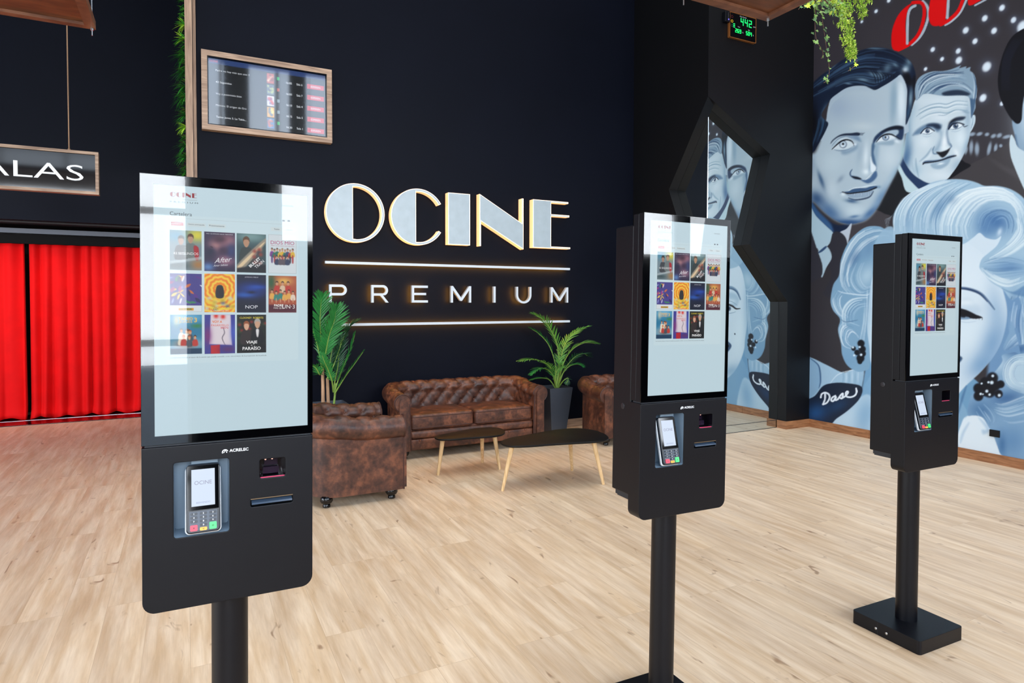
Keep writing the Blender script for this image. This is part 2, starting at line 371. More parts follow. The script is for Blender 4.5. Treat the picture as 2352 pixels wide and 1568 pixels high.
# ------------------------------------------------------------------ a small painter (numpy), used for painted or printed pictures
class Paint:
    def __init__(s, x0, x1, y0, y1, step, bg):
        s.x0, s.y0, s.step = x0, y0, step
        s.w = int((x1 - x0) / step) + 1; s.h = int((y1 - y0) / step) + 1
        s.img = np.zeros((s.h, s.w, 3), dtype=np.float32); s.img[:] = bg; s.clip = None
    def _box(s, xa, xb, ya, yb):
        i0 = max(0, int((xa - s.x0) / s.step)); i1 = min(s.w, int((xb - s.x0) / s.step) + 2)
        j0 = max(0, int((ya - s.y0) / s.step)); j1 = min(s.h, int((yb - s.y0) / s.step) + 2)
        if i1 <= i0 or j1 <= j0: return None
        X, Y = np.meshgrid(s.x0 + np.arange(i0, i1) * s.step, s.y0 + np.arange(j0, j1) * s.step)
        return i0, i1, j0, j1, X.astype(np.float32), Y.astype(np.float32)
    def _put(s, b, a, col):
        i0, i1, j0, j1 = b[:4]
        if s.clip is not None: a = a * s.clip[j0:j1, i0:i1]
        r = s.img[j0:j1, i0:i1]; r += (np.array(col, dtype=np.float32) / 255.0 - r) * a[..., None]
    @staticmethod
    def spline(p, n=6, closed=False):
        p = [np.array(q, float) for q in p]
        if len(p) < 3: return p
        out = []; N = len(p); rng = range(N) if closed else range(N - 1)
        for i in rng:
            a = p[(i - 1) % N] if closed or i > 0 else p[0]; b = p[i]; c = p[(i + 1) % N]; d = p[(i + 2) % N] if closed or i + 2 < N else p[-1]
            for k in range(n):
                t = k / n; out.append(0.5 * ((2 * b) + (c - a) * t + (2 * a - 5 * b + 4 * c - d) * t * t + (3 * b - 3 * c + d - a) * t ** 3))
        if not closed: out.append(p[-1])
        return out
    def mask(s, pts, feather=1.0, smooth=True, b=None):
        q = s.spline(pts, 5, True) if smooth else [np.array(p_, float) for p_ in pts]
        q = np.array(q); m = feather + s.step
        if b is None: b = s._box(q[:, 0].min() - m, q[:, 0].max() + m, q[:, 1].min() - m, q[:, 1].max() + m)
        if b is None: return None, None
        X, Y = b[4], b[5]; D = np.full(X.shape, 1e9, np.float32); ins = np.zeros(X.shape, bool)
        for i in range(len(q)):
            a = q[i]; c = q[(i + 1) % len(q)]; d = c - a; L2 = d @ d
            if L2 < 1e-9: continue
            t = np.clip(((X - a[0]) * d[0] + (Y - a[1]) * d[1]) / L2, 0, 1)
            D = np.minimum(D, (X - a[0] - t * d[0]) ** 2 + (Y - a[1] - t * d[1]) ** 2)
            if a[1] != c[1]:
                cr_ = ((a[1] > Y) != (c[1] > Y)) & (X < (c[0] - a[0]) * (Y - a[1]) / (c[1] - a[1]) + a[0]); ins ^= cr_
        sd = np.sqrt(D) * np.where(ins, 1, -1)
        t = np.clip(sd / max(feather, 1e-3) * 0.5 + 0.5, 0, 1)
        return b, t * t * (3 - 2 * t)
    def poly(s, pts, col, feather=0.8, alpha=1.0, smooth=True):
        b, a = s.mask(pts, feather, smooth)
        if b is not None: s._put(b, a * alpha, col)
    def setclip(s, pts, feather=1.0, smooth=True):
        s.clip = None
        if pts is None: return
        b, a = s.mask(pts, feather, smooth); m = np.zeros((s.h, s.w), np.float32); m[b[2]:b[3], b[0]:b[1]] = a; s.clip = m
    def line(s, pts, w, col, alpha=1.0, soft=1.0, smooth=True, taper=True):
        q = s.spline(pts, 6) if smooth else [np.array(p_, float) for p_ in pts]
        q = np.array(q); n = len(q); wm = w + soft + s.step
        b = s._box(q[:, 0].min() - wm, q[:, 0].max() + wm, q[:, 1].min() - wm, q[:, 1].max() + wm)
        if b is None: return
        X, Y = b[4], b[5]; A = np.zeros(X.shape, np.float32)
        for i in range(n - 1):
            a = q[i]; d = q[i + 1] - a; L2 = d @ d
            if L2 < 1e-9: continue
            t = np.clip(((X - a[0]) * d[0] + (Y - a[1]) * d[1]) / L2, 0, 1)
            D = np.sqrt((X - a[0] - t * d[0]) ** 2 + (Y - a[1] - t * d[1]) ** 2)
            u = (i + t) / (n - 1); ww = w * (0.25 + 0.75 * np.sin(np.pi * np.clip(u * 0.92 + 0.04, 0, 1))) if taper else w
            k = np.clip((ww / 2 - D) / max(soft, 1e-3) + 0.5, 0, 1); A = np.maximum(A, k)
        s._put(b, A * alpha, col)
    def blob(s, cx, cy, rx, ry, col, alpha=1.0, rot=0.0, hard=1.0):
        m = max(rx, ry) * 2.2; b = s._box(cx - m, cx + m, cy - m, cy + m)
        if b is None: return
        c, q = math.cos(R(rot)), math.sin(R(rot)); X = b[4] - cx; Y = b[5] - cy
        e = ((X * c + Y * q) / rx) ** 2 + ((-X * q + Y * c) / ry) ** 2
        s._put(b, np.exp(-(e ** hard)) * alpha, col)
    def hair(s, A, B, n, w, cols, alpha=0.5, soft=1.5, seed=1, jit=0.0):
        rd = random.Random(seed); A = np.array(s.spline(A, 5)); B = np.array(s.spline(B, 5))
        def res(P, k=14):
            t = np.linspace(0, len(P) - 1, k); i = np.minimum(t.astype(int), len(P) - 2); f = (t - i)[:, None]; return P[i] * (1 - f) + P[i + 1] * f
        A = res(A); B = res(B)
        for i in range(n):
            u = min(1, max(0, (i + rd.uniform(-.5, .5)) / max(1, n - 1))); P = A * (1 - u) + B * u
            if jit: P = P + np.array([rd.uniform(-jit, jit), rd.uniform(-jit, jit)])
            k0 = rd.randint(0, 4); k1 = rd.randint(9, 14); P = P[k0:k1]
            s.line(list(P), w * rd.uniform(.5, 1.5), rd.choice(cols), alpha * rd.uniform(.5, 1), soft, smooth=False)

# ================================================================== the room
YB = 6.49; XR = 6.67; YC = 5.21; XC = 5.01; TW = 0.125; TOP = 7.5; YREAR = -3.2; XL = -9.0
def struct(name, mb, mats, parent=None, **k):
    o = mb.build(name, mats, parent, **k)
    if parent is None: o['kind'] = 'structure'
    return o
b = MB(); b.box(XL - .1, 12, YREAR - 0.1, 12.0, -0.08, 0); struct('floor', b, floor_mat())
b = MB(); b.box(XL - .1, XR + .1, YREAR - .1, 12, TOP, TOP + 0.1); struct('ceiling', b, WALLB)
b = MB(); b.box(0.10, XC + TW + .02, YB, YB + 0.15, 0, TOP); struct('wall_back', b, WALL)
# wall over the curtain opening on the left, further back
b = MB(); b.box(XL, 0.10, 9.6, 9.75, 2.48, TOP); b.box(XL, -6.0, 9.6, 9.75, 0, 2.48); struct('wall_left_back', b, WALL)
b = MB(); b.box(-6.0, 0.10, 9.75, 10.6, 2.46, 2.56); b.box(-6.0, 0.10, 10.6, 10.7, 0, 2.5); struct('wall_left_recess', b, mat('dark_maroon_soffit', lin((30, 12, 17)), 0.5))
b = MB(); b.box(0.05, 0.20, YB + .15, 10.6, 0, TOP); struct('wall_passage', b, WALL)
b = MB(); b.box(XL - .1, XL, YREAR, 12, 5.4, TOP); b.box(XL - .1, XL, YREAR, 12, 0, 0.5); b.box(XL - .1, XL, 7.0, 12, 0.5, 5.4); b.box(XL - .1, XL, YREAR, -1.8, 0.5, 5.4)
for i in range(4): b.box(XL - .09, XL - .01, 0.4 + i * 2.2 - .05, 0.4 + i * 2.2 + .05, 0.5, 5.4)
struct('wall_far_left', b, WALLB)
# rear wall behind the photographer with its tall glazing and glazed door
b = MB(); y0, y1 = YREAR - .15, YREAR
b.box(XL, -6.2, y0, y1, 0, TOP); b.box(-6.2, XR, y0, y1, 7.0, TOP)
b.box(-6.2, -1.25, y0, y1, 0, 1.95); b.box(-0.03, 0.75, y0, y1, 0, 5.1); b.box(-0.03, 0.42, y0, y1, 5.1, 7.0); b.box(.82, 1.35, y0, y1, 5.1, 7.0); b.box(2.25, 2.62, y0, y1, 5.1, 7.0); b.box(0.75, XR, y0, y1, 0, 2.02)  # upper solid blocks added to put dark bands in the wall screen's reflection
b.box(5.64, 5.82, y0, y1, 2.02, 7.0)
struct('wall_rear', b, WALLB)
fr = mat('white_window_frame', lin((205, 210, 214)), 0.4)
def glazing(name, x0, x1, z0, z1, nx, zs):
    b = MB()
    for i in range(nx + 1):
        x = x0 + (x1 - x0) * i / nx; b.box(x - .03, x + .03, YREAR - .10, YREAR - .04, z0, z1)
    for z in zs: b.box(x0, x1, YREAR - .11, YREAR - .05, z - .03, z + .03)
    o = b.build(name, fr); o['kind'] = 'structure'
    g = MB(); g.quad((x0, YREAR - .08, z0), (x1, YREAR - .08, z0), (x1, YREAR - .08, z1), (x0, YREAR - .08, z1)); g.build('pane', glass_mat('window_glass', (1, 1, 1), 1.3), o)
glazing('window_1', -6.2, -1.25, 1.95, 7.0, 4, (1.98, 3.4, 5.0, 6.97))
glazing('door_1', -1.25, -0.03, 0.02, 7.0, 1, (.05, 1.1, 2.3, 3.4, 5.0, 6.97))
glazing('window_2', 0.75, 5.64, 2.02, 7.0, 4, (2.05, 3.4, 5.0, 6.97))
glazing('window_3', 5.82, XR, 2.02, 7.0, 1, (2.05, 3.4, 5.0, 6.97))
# the corner pillar: mirror core behind a black cladding with a cut-out that runs round the corner
b = MB()
op = [(XC, 3.70), (5.957, 3.183), (5.65, 2.144), (6.273, 1.498), (6.273, 0.0)]
b.prism([(XR, 0), (XR, TOP), (XC + .001, TOP), (XC + .001, 3.70)] + op[1:], 1, YC, YC + TW)
opl = [(YC, 3.70), (5.827, 2.797), (5.46, 1.95), (5.98, 1.30), (5.98, 0.0)]
b.prism([(YB, 0), (YB, TOP), (YC + TW * .0 + .0005, TOP), (YC + .0005, 3.70)] + opl[1:], 0, XC, XC + TW)
pil = struct('wall_corner', b, WALLB)
b = MB(); e = 0.001
b.quad((XC + TW, YC + TW + e, 0), (XR, YC + TW + e, 0), (XR, YC + TW + e, TOP), (XC + TW, YC + TW + e, TOP))
b.quad((XC + TW + e, YB, 0), (XC + TW + e, YC + TW, 0), (XC + TW + e, YC + TW, TOP), (XC + TW + e, YB, TOP))
b.build('mirror_panel', MIRROR, pil)
b = MB(); b.tube([(XC + TW, YC + TW, 0), (XC + TW, YC + TW, 3.9)], 0.006, 8); b.build('edge_strip', CHROME, pil)
b = MB(); b.box(XC + TW, 6.273, YC + TW - .004, YC + TW, 0.088, 0.092); b.box(XC + TW, 6.273, YC + TW - .004, YC + TW, 0, .004); b.build('mirror_joint', DARKIN, pil)
# skirting
def bboard(name, segs):
    b = MB()
    for s in segs: b.box(*s, 0.0, 0.092)
    o = b.build(name, BBWOOD, bevel=.002); o['kind'] = 'structure'
bboard('baseboard_back', [(0.1, XC, YB - .015, YB)]); bpy.data.objects['baseboard_back'].data.materials[0] = OAKH
b = MB(); b.box(6.258, XR - .015, YC - .015, YC - .0005, 0, .092); b.box(6.258, 6.2725, YC - .0005, YC + TW - .006, 0, .092); b.box(6.44, 6.443, YC - .0155, YC - .014, 0.0, .092)
o = b.build('baseboard_corner', BBWOOD); o['kind'] = 'structure'
b = MB()
for (ya, yb_) in ((YC - .0, 4.44), (4.437, 2.05), (2.047, -.3), (-.303, YREAR)): b.box(XR - .015, XR - .0005, yb_, ya, 0, .092)
o = b.build('baseboard_right', BBWOOD, bevel=.0015); o['kind'] = 'structure'
# floor track and glossy threshold in front of the curtains
b = MB(); b.box(-6, 0.05, 9.48, 10.30, 0.0, 0.010, 0); b.box(-6, .05, 9.80, 9.812, .010, .013, 1)
struct('trim_1', b, [mat('gloss_red_threshold', lin((64, 6, 14)), 0.10, spec=.6), STEEL])
# far outside, seen only as reflections in the screens: the pale building opposite and the pavement
b = MB(); b.box(-40, 50, -26, YREAR - .2, -0.12, -0.06); struct('ground', b, mat('pale_pavement', lin((190, 186, 180)), .8))

# ================================================================== things on the sign wall
YS = 6.40
GREYF = mat('sign_letter_face', lin((168, 182, 190)), 0.35, noise=0.05, nscale=12)
GLOWS = mat('warm_lit_acrylic_edge', lin((255, 214, 168)), 0.4, emis=lin((255, 190, 130)), estr=0.85)
RIM = mat('lit_white_rim', lin((255, 236, 216)), 0.4, emis=lin((255, 222, 196)), estr=0.9)
WL = mat('white_letter_face', lin((206, 214, 222)), 0.45)
WLS = mat('grey_letter_side', lin((150, 156, 162)), 0.45)
LED = mat('amber_led_strip', lin((255, 180, 60)), 0.5, emis=lin((255, 172, 60)), estr=46.0)
def arc(cx, cz, r, a0, a1, n=48):
    return [(cx + r * math.cos(R(a0 + (a1 - a0) * k / n)), cz + r * math.sin(R(a0 + (a1 - a0) * k / n))) for k in range(n + 1)]
def inset_plate(parent, outline, holes=()):
    cx = sum(p[0] for p in outline) / len(outline); cz = sum(p[1] for p in outline) / len(outline)
    # body (lit acrylic) with rim, then the grey metal face a hair proud of it
    b = MB(); v, f = plate(outline, list(holes), 0.085)
    b.add([(x, y + YS, z) for x, y, z in v], f, 0); b.build('glowing_side', [GLOWS], parent)
    cu = bpy.data.curves.new('tmp', 'CURVE')
    b = MB(); v, f = plate2(outline, holes, 0.004, -0.0065); b.add([(x, y + YS - .0035, z) for x, y, z in v], f, 0); b.build('metal_face', [GREYF], parent)
    b = MB(); v, f = plate2(outline, holes, 0.004, -0.0005); b.add([(x, y + YS - .0015, z) for x, y, z in v], f, 0); b.build('rim', [RIM], parent)
def plate2(outline, holes, th, off):
    cu = bpy.data.curves.new('tmp', 'CURVE'); cu.dimensions = '2D'; cu.fill_mode = 'BOTH'; cu.extrude = th / 2; cu.offset = off
    def area2(p): return sum(p[i][0] * p[(i + 1) % len(p)][1] - p[(i + 1) % len(p)][0] * p[i][1] for i in range(len(p)))
    for k, pts in enumerate([list(outline)] + [list(h) for h in holes]):
        if (area2(pts) > 0) == (k > 0): pts = pts[::-1]
        sp_ = cu.splines.new('POLY'); sp_.points.add(len(pts) - 1)
        for i, p in enumerate(pts): sp_.points[i].co = (p[0], p[1], 0, 1)
        sp_.use_cyclic_u = True
    ob = bpy.data.objects.new('tmp', cu); C.objects.link(ob)
    dg = bpy.context.evaluated_depsgraph_get(); me = ob.evaluated_get(dg).to_mesh()
    vs = [(v.co.x, th / 2 - v.co.z, v.co.y) for v in me.vertices]; fs = [tuple(p.vertices) for p in me.polygons]
    ob.evaluated_get(dg).to_mesh_clear(); bpy.data.objects.remove(ob); bpy.data.curves.remove(cu)
    return vs, fs
G1 = 'big backlit letters of the wall sign'
cz, r = 2.378, 0.292
def big(lab, outline, holes=()):
    x = sum(p[0] for p in outline) / len(outline)
    t = thing('sign_letter', (0, 0, 0), lab, 'sign letter', group=G1)
    inset_plate(t, outline, holes); return t
cx = 1.514
hole = [(cx - .028, cz + .258)] + [p for p in arc(cx, cz, .262, 88, -88, 40)] + [(cx - .028, cz - .258)]
big('big round backlit letter O, grey left half and thin ring on the right', arc(cx, cz, r, 0, 360, 72)[:-1], [hole])
cx = 2.165
out = [(cx - .026, cz + .262)] + arc(cx, cz, .262, 92, 31, 16) + arc(cx, cz, r, 31, 329, 64) + arc(cx, cz, .262, 329, 268, 16) + [(cx - .026, cz - .262)]
big('big backlit letter C, grey left half with two thin arms open right', out)
big('big backlit letter I, a plain upright grey slab', [(2.496, 2.106), (2.749, 2.106), (2.749, 2.657), (2.496, 2.657)])
big('big backlit letter N with a wide grey diagonal', [(2.862, 2.104), (2.878, 2.104), (2.878, 2.376), (3.404, 2.087), (3.404, 2.658), (3.384, 2.658), (3.384, 2.379), (2.862, 2.670)])
big('big backlit letter E, wide grey stem with three thin arms', [(3.527, 2.114), (4.025, 2.114), (4.025, 2.134), (3.765, 2.134), (3.765, 2.484), (4.011, 2.484), (4.011, 2.506), (3.765, 2.506), (3.765, 2.640), (3.997, 2.640), (3.997, 2.660), (3.527, 2.660)])
G2 = 'small white letters of the wall sign'
def small(lab, outline, holes=(), off=-.006):
    t = thing('sign_letter', (0, 0, 0), lab, 'sign letter', group=G2)
    b = MB(); v, f = plate(outline, list(holes), 0.035); b.add([(x, y + YS, z) for x, y, z in v], f, 0)
    b.build('letter_body', [WLS], t)
    b = MB(); v, f = plate2(outline, holes, 0.002, 0); b.add([(x, y + YS - .001, z) for x, y, z in v], f, 0); b.build('letter_face', [WL], t)
    b = MB()
    if off == -.001:
        xa, xb = min(p[0] for p in outline), max(p[0] for p in outline)
        b.box(xa + .007, xa + sw - .007, YS + .038, YS + .042, z0 + .007, z1 - .007); b.build('light_strip', [LED], t)
        b = MB(); b.box(xb - sw + .007, xb - .007, YS + .038, YS + .042, z0 + .007, z1 - .007)
    else:
        v, f = plate2(outline, holes, 0.004, off); b.add([(x, y + YS + .040, z) for x, y, z in v], f, 0)
    b.build('light_strip', [LED], t)
z0, z1, sw = 1.486, 1.664, 0.024
def P_out(x, tail):
    zc, ro = z1 - .054, .054; xr = x + .118
    o = [(x, z0), (x + sw, z0), (x + sw, z1 - .108)]
    if tail: o = [(x, z0), (x + sw, z0), (x + sw, z1 - .108), (x + .092, z1 - .108), (x + .150, z0), (x + .178, z0), (x + .118, z1 - .103)] + arc(xr, zc, ro, -65, 90, 14) + [(x, z1)]
    else: o = o + arc(xr, zc, ro, -90, 90, 16) + [(x, z1)]
    h = [(x + sw, z1 - .108 + sw)] + arc(xr, zc, ro - sw, -90, 90, 12) + [(x + sw, z1 - sw)]
    return o, [h]
o_, h_ = P_out(1.25, 0); small('small white letter P, first letter above the left palm', o_, h_)
o_, h_ = P_out(1.667, 1); small('small white letter R with warm glow behind it', o_, h_)
x = 2.092; small('small white letter E on the dark wall', [(x, z0), (x + .175, z0), (x + .175, z0 + sw), (x + sw, z0 + sw), (x + sw, 1.564), (x + .155, 1.564), (x + .155, 1.588), (x + sw, 1.588), (x + sw, z1 - sw), (x + .175, z1 - sw), (x + .175, z1), (x, z1)])
def M_out(x, w): return [(x, z0), (x + sw, z0), (x + sw, z1 - .045), (x + w / 2 - .010, z0 + .018), (x + w / 2 + .010, z0 + .018), (x + w - sw, z1 - .045), (x + w - sw, z0), (x + w, z0), (x + w, z1), (x + w - sw, z1), (x + w / 2, z0 + .052), (x + sw, z1), (x, z1)]
small('small white letter M between the small letters E and I', M_out(2.526, .236), (), -.001)
small('small white letter I, a single thin upright', [(3.030, z0), (3.056, z0), (3.056, z1), (3.030, z1)])
xa, xb = 3.313, 3.508; rr_ = (xb - xa) / 2; xm = (xa + xb) / 2; zc = z0 + rr_ * .9
small('small white letter U with rounded bottom', [(xa, z1)] + [(xm + (p[0] - xm), p[1]) for p in arc(xm, zc, rr_, 180, 360, 20)] + [(xb, z1), (xb - sw, z1)] + arc(xm, zc, rr_ - sw, 360, 180, 20) + [(xa + sw, z1)])
small('small white letter M, last letter at the right end', M_out(3.765, .236), (), -.001)
for lab, z, xa, xb in (('long thin white bar between the big and the small letters', 1.880, 1.214, 4.024), ('long thin white bar below the small letters', 1.266, 1.214, 4.026)):
    t = thing('sign_bar', (0, 0, 0), lab, 'sign bar')
    b = MB(); b.box(xa, xb, YS, YS + .03, z - .0125, z + .0125); b.build('bar', [WL], t)
    b = MB(); b.box(xa + .01, xb - .01, YS + .046, YS + .052, z - .006, z + .006); b.build('light_strip', [LED], t)

# ------------------------------------------------------------------ framed showtimes screen
t = thing('framed_screen', (0.72, YB, 3.40), 'wall screen in a weathered wooden frame listing film times', 'screen')
fx0, fx1, fz0, fz1 = -.577, .571, -.355, .355; fw = .048
b = MB()
for pts in ([(fx0, fz0), (fx1, fz0), (fx1 - fw, fz0 + fw), (fx0 + fw, fz0 + fw)], [(fx0, fz1), (fx0 + fw, fz1 - fw), (fx1 - fw, fz1 - fw), (fx1, fz1)],
            [(fx0, fz0), (fx0 + fw, fz0 + fw), (fx0 + fw, fz1 - fw), (fx0, fz1)], [(fx1, fz0), (fx1, fz1), (fx1 - fw, fz1 - fw), (fx1 - fw, fz0 + fw)]):
    b.prism(pts, 1, -.075, -.002)
b.build('wooden_frame', OAKH, t, bevel=.002, merge=False)
b = MB(); v, f = plate(rrect(fx0 + fw, fx1 - fw, fz0 + fw, fz1 - fw, .002, 1), [rrect(fx0 + fw + .008, fx1 - fw - .008, fz0 + fw + .010, fz1 - fw - .008, .002, 1)], .02)
b.add([(x, y - .068, z) for x, y, z in v], f); b.box(fx0 + fw, fx1 - fw, -.045, -.01, fz0 + fw, fz1 - fw); b.build('bezel', BEZEL, t)
TVP = Paint(0, 105, 0, 60, .5, (0.012, 0.016, 0.026))
TVP.poly([(0, 0), (105, 0), (105, 5), (0, 5)], (38, 62, 116), .6, 1, False); TVP.blob(10, 30, 16, 30, (60, 80, 104), .25)
def small_poster(P, x, y, w, h, c1, c2, c3, seed):
    rd = random.Random(seed); P.poly([(x, y), (x + w, y), (x + w, y + h), (x, y + h)], c1, .4, 1, False)
    for _ in range(12): P.blob(x + w * rd.uniform(.15, .85), y + h * rd.uniform(.15, .8), w * .16, h * .12, rd.choice([c2, c3]), .9)
RY = [(9.5, 14.5), (19.5, 24.5), (29.5, 34.5), (39.5, 44.5), (49.5, 54.5)]
for i, (c1, c2, c3) in enumerate((((190, 70, 44), (240, 200, 170), (120, 30, 30)), ((90, 110, 130), (200, 210, 120), (60, 60, 90)), ((225, 225, 235), (120, 90, 150), (220, 60, 50)), ((236, 170, 60), (250, 230, 120), (90, 110, 150)), ((50, 120, 180), (220, 235, 245), (200, 80, 60)))):
    small_poster(TVP, 50.4, 6 + i * 10.6, 6.6, 9.6, c1, c2, c3, i)
def paint_geo(P, x0, x1, z0, z1, y, flipcols=None):
    """grid coloured by a painter: image x -> world x, image y (down) -> -z"""
    h, w = P.h, P.w; X = np.linspace(x0, x1, w); Z = np.linspace(z1, z0, h)
    vs = [(float(a), y, float(c)) for c in Z for a in X]
    cols = [tuple(float(q) for q in c) for c in np.clip(P.img.reshape(-1, 3), 0, 1) ** 2.2]
    fs = [(j * w + i, (j + 1) * w + i, (j + 1) * w + i + 1, j * w + i + 1) for j in range(h - 1) for i in range(w - 1)]
    return vs, fs, cols
sx0, sx1, sz0, sz1 = fx0 + fw + .010, fx1 - fw - .010, fz0 + fw + .012, fz1 - fw - .010
b = MB(); v, f, c = paint_geo(TVP, sx0, sx1, sz0, sz1, -.050); b.add(v, f, 0, c)
wt = (0.80, 0.84, 0.88); kx = (sx1 - sx0) / 105; kz = (sz1 - sz0) / 60
def tv(s, x, y, h, w=None, col=wt, a='l', bold=0.01): put_text(b, s, sx0 + x * kx, sz1 - y * kz, h=h * kz, w=w and w * kx, y=-.0515, mi=0, bold=bold, anchor=a, col=col)
tv('OCINE', 1.0, 3.6, 1.9, 7, (0.75, .02, .05), bold=.05)
for i, (s, w, tm, sl) in enumerate((('Padre no hay m\u00e1s que uno 3', 29, '16:00', 'Sala 6'), ('42 Segundos', 13.5, '16:00', 'Sala 7'), ('Voy a pas\u00e1rmelo bien', 22, '16:10', 'Sala 4'), ('Minions: El origen de Gru', 26, '16:15', 'Sala 5'), ('Tadeo Jones 3. La Tabla...', 26, '16:30', 'Sala 1'))):
    yy = 12 + i * 10.6
    tv(s, 6, yy, 2.3, w); tv(tm, 68, yy + 1.6, 2.0, 5.2); tv(sl, 77.5, yy + 1.6, 2.0, 5.6)
    q = [(87.5, yy + 3.2), (103.5, yy + 3.2), (103.5, yy - 1.4), (87.5, yy - 1.4)]
    b.add([(sx0 + p[0] * kx, -.0508, sz1 - p[1] * kz) for p in q], [(0, 1, 2, 3)], 0, [(0.62, .01, .03)] * 4)
    tv('ESPEREN', 95.5, yy + 1.9, 1.9, 9, a='c')
    q = [(59.5, yy - .6), (61.8, yy - .6), (61.8, yy - 3.6), (59.5, yy - 3.6)]
    b.add([(sx0 + p[0] * kx, -.0508, sz1 - p[1] * kz) for p in q], [(0, 1, 2, 3)], 0, [((.0, .5, .12), (.55, .1, .06), (.3, .4, .45), (.3, .4, .45), (.0, .5, .12))[i]] * 4)
b.build('display', [attr_mat('lit_screen_picture', .4, 1.0, .2, 0)], t, paint=True)
b = MB(); b.quad((sx0, -.053, sz0), (sx1, -.053, sz0), (sx1, -.053, sz1), (sx0, -.053, sz1)); b.build('glass', glass_mat('screen_glass_soft', (1, 1, 1), 1.5, 5.0), t)
MATS['screen_glass_soft'].node_tree.nodes['Glossy BSDF'].inputs['Roughness'].default_value = .045

# ------------------------------------------------------------------ upright board and green wall at the end of the sign wall
t = thing('green_wall_panel', (0.05, YB, 0), 'tall wood-framed panel of artificial plants at the left end of the sign wall', 'plant wall')
b = MB(); b.box(-.036, .022, -.09, -.03, 0, TOP - .01); b.box(.026, .052, -.03, -.004, 0, TOP - .01); b.build('wooden_post', OAK, t, bevel=.002)
b = MB(); b.box(-.03, .03, -.028, .9, 0.1, TOP - .02); b.build('backing', DARKIN, t)
random.seed(5)
LG = [mat('leaf_dark_green', lin((24, 92, 36)), .45, noise=.3, nscale=20), mat('leaf_mid_green', lin((52, 138, 44)), .45, noise=.3, nscale=20), mat('leaf_yellow_green', lin((150, 196, 60)), .45, noise=.25, nscale=20)]
def leaf(b, p, d, L, wd, mi, up=Vector((0, 0, 1)), fold=.25, n=4, droop=.3):
    """a folded, pointed leaf of real curvature"""
    d = d.normalized(); s = d.cross(up)
    if s.length < .01: s = Vector((1, 0, 0))
    s.normalize(); nn = s.cross(d).normalized(); vs = []; fs = []
    for i in range(n + 1):
        u = i / n; c = p + d * (L * u) - nn * 0 + Vector((0, 0, -droop * L * u * u)); w = wd * math.sin(PI * min(1, .12 + .88 * u) ** .8) if i < n else 0.0004
        vs += [c - s * w + nn * w * fold, c, c + s * w + nn * w * fold]
    for i in range(n):
        a = i * 3; fs += [(a, a + 1, a + 4, a + 3), (a + 1, a + 2, a + 5, a + 4)]
    b.add(vs, fs, mi)
b = MB()
z = 1.9
while z < 4.05:
    kind = random.choice((0, 1, 1, 0)); base = Vector((-.035, random.uniform(.0, .10), z))
    for k in range(26):
        a = random.uniform(-1.3, 1.3); e_ = random.uniform(-1.0, 1.2)
        d = Vector((-math.cos(a) * math.cos(e_) - .25, math.sin(a) * .9, math.sin(e_)))
        if kind: leaf(b, base, d, random.uniform(.07, .115), random.uniform(.008, .013), 2 if random.random() < .5 else 1, droop=.25)
        else: leaf(b, base, d, random.uniform(.08, .15), random.uniform(.0025, .006), 0 if random.random() < .6 else 1, droop=.45)
    z += random.uniform(.10, .17)
for k in range(500):
    base = Vector((-.033, random.uniform(-.02, .8), random.uniform(1.6, 5.5)))
    leaf(b, base, Vector((-1, random.uniform(-.8, .8), random.uniform(-.8, .8))), random.uniform(.05, .09), .012, random.choice((0, 0, 1)))
o = b.build('foliage', LG, t, fixn=False); o['kind'] = 'stuff'

# ------------------------------------------------------------------ CO2 monitor and the small plug beside it on the corner pillar
t = thing('air_quality_monitor', (5.48, YC, 4.505), 'black CO2 monitor with green digits and thin copper frame on the corner pillar', 'monitor')
b = MB(); v, f = plate(rrect(-.2, .2, -.138, .138, .012), [rrect(-.193, .193, -.131, .131, .008)], .03); b.add([(x, y - .034, z) for x, y, z in v], f); b.build('copper_frame', mat('copper_edge', lin((176, 112, 62)), .35, .6), t)
b = MB(); b.add(*[(lambda v, f: ([(x, y - .030, z) for x, y, z in v], f))(*plate(rrect(-.193, .193, -.131, .131, .008), [], .029))][0]); b.build('case', BEZEL, t)
GRN = mat('green_led_digits', lin((20, 220, 90)), .5, emis=(0.01, .75, .16), estr=1.2)
b = MB()
SEG = {'0': 'abcdef', '1': 'bc', '2': 'abged', '4': 'fgbc', '5': 'afgcd', '6': 'afgedc', '9': 'abcdfg'}
def seg7(b, ch, x, z, w, h, t_):
    g = {'a': (x, x + w, z + h - t_, z + h), 'd': (x, x + w, z, z + t_), 'g': (x, x + w, z + h / 2 - t_ / 2, z + h / 2 + t_ / 2), 'f': (x, x + t_, z + h / 2, z + h), 'b': (x + w - t_, x + w, z + h / 2, z + h), 'e': (x, x + t_, z, z + h / 2), 'c': (x + w - t_, x + w, z, z + h / 2)}
    for s in SEG[ch]:
        a = g[s]; q = .003; b.box(a[0] + q * 0, a[1], -.0312, -.0302, a[2] + q * .3, a[3])
for i, ch in enumerate('442'): seg7(b, ch, -.035 + i * .062, .020, .043, .078, .010)
b.build('digits', GRN, t); b = MB()
for i, ch in enumerate('269'): seg7(b, ch, -.115 + i * .032, -.072, .024, .044, .007)
b.build('digits', GRN, t); b = MB()
for i, ch in enumerate('504'): seg7(b, ch, .045 + i * .032, -.072, .024, .044, .007)
b.build('digits', GRN, t); b = MB()
for k in range(3): b.box(-.145, -.12, -.0312, -.0302, -.022 + k * .017, -.014 + k * .017)
b.build('level_bars', GRN, t)
wcol = mat('grey_print', lin((170, 176, 182)), .5, emis=lin((170, 176, 182)), estr=.25)
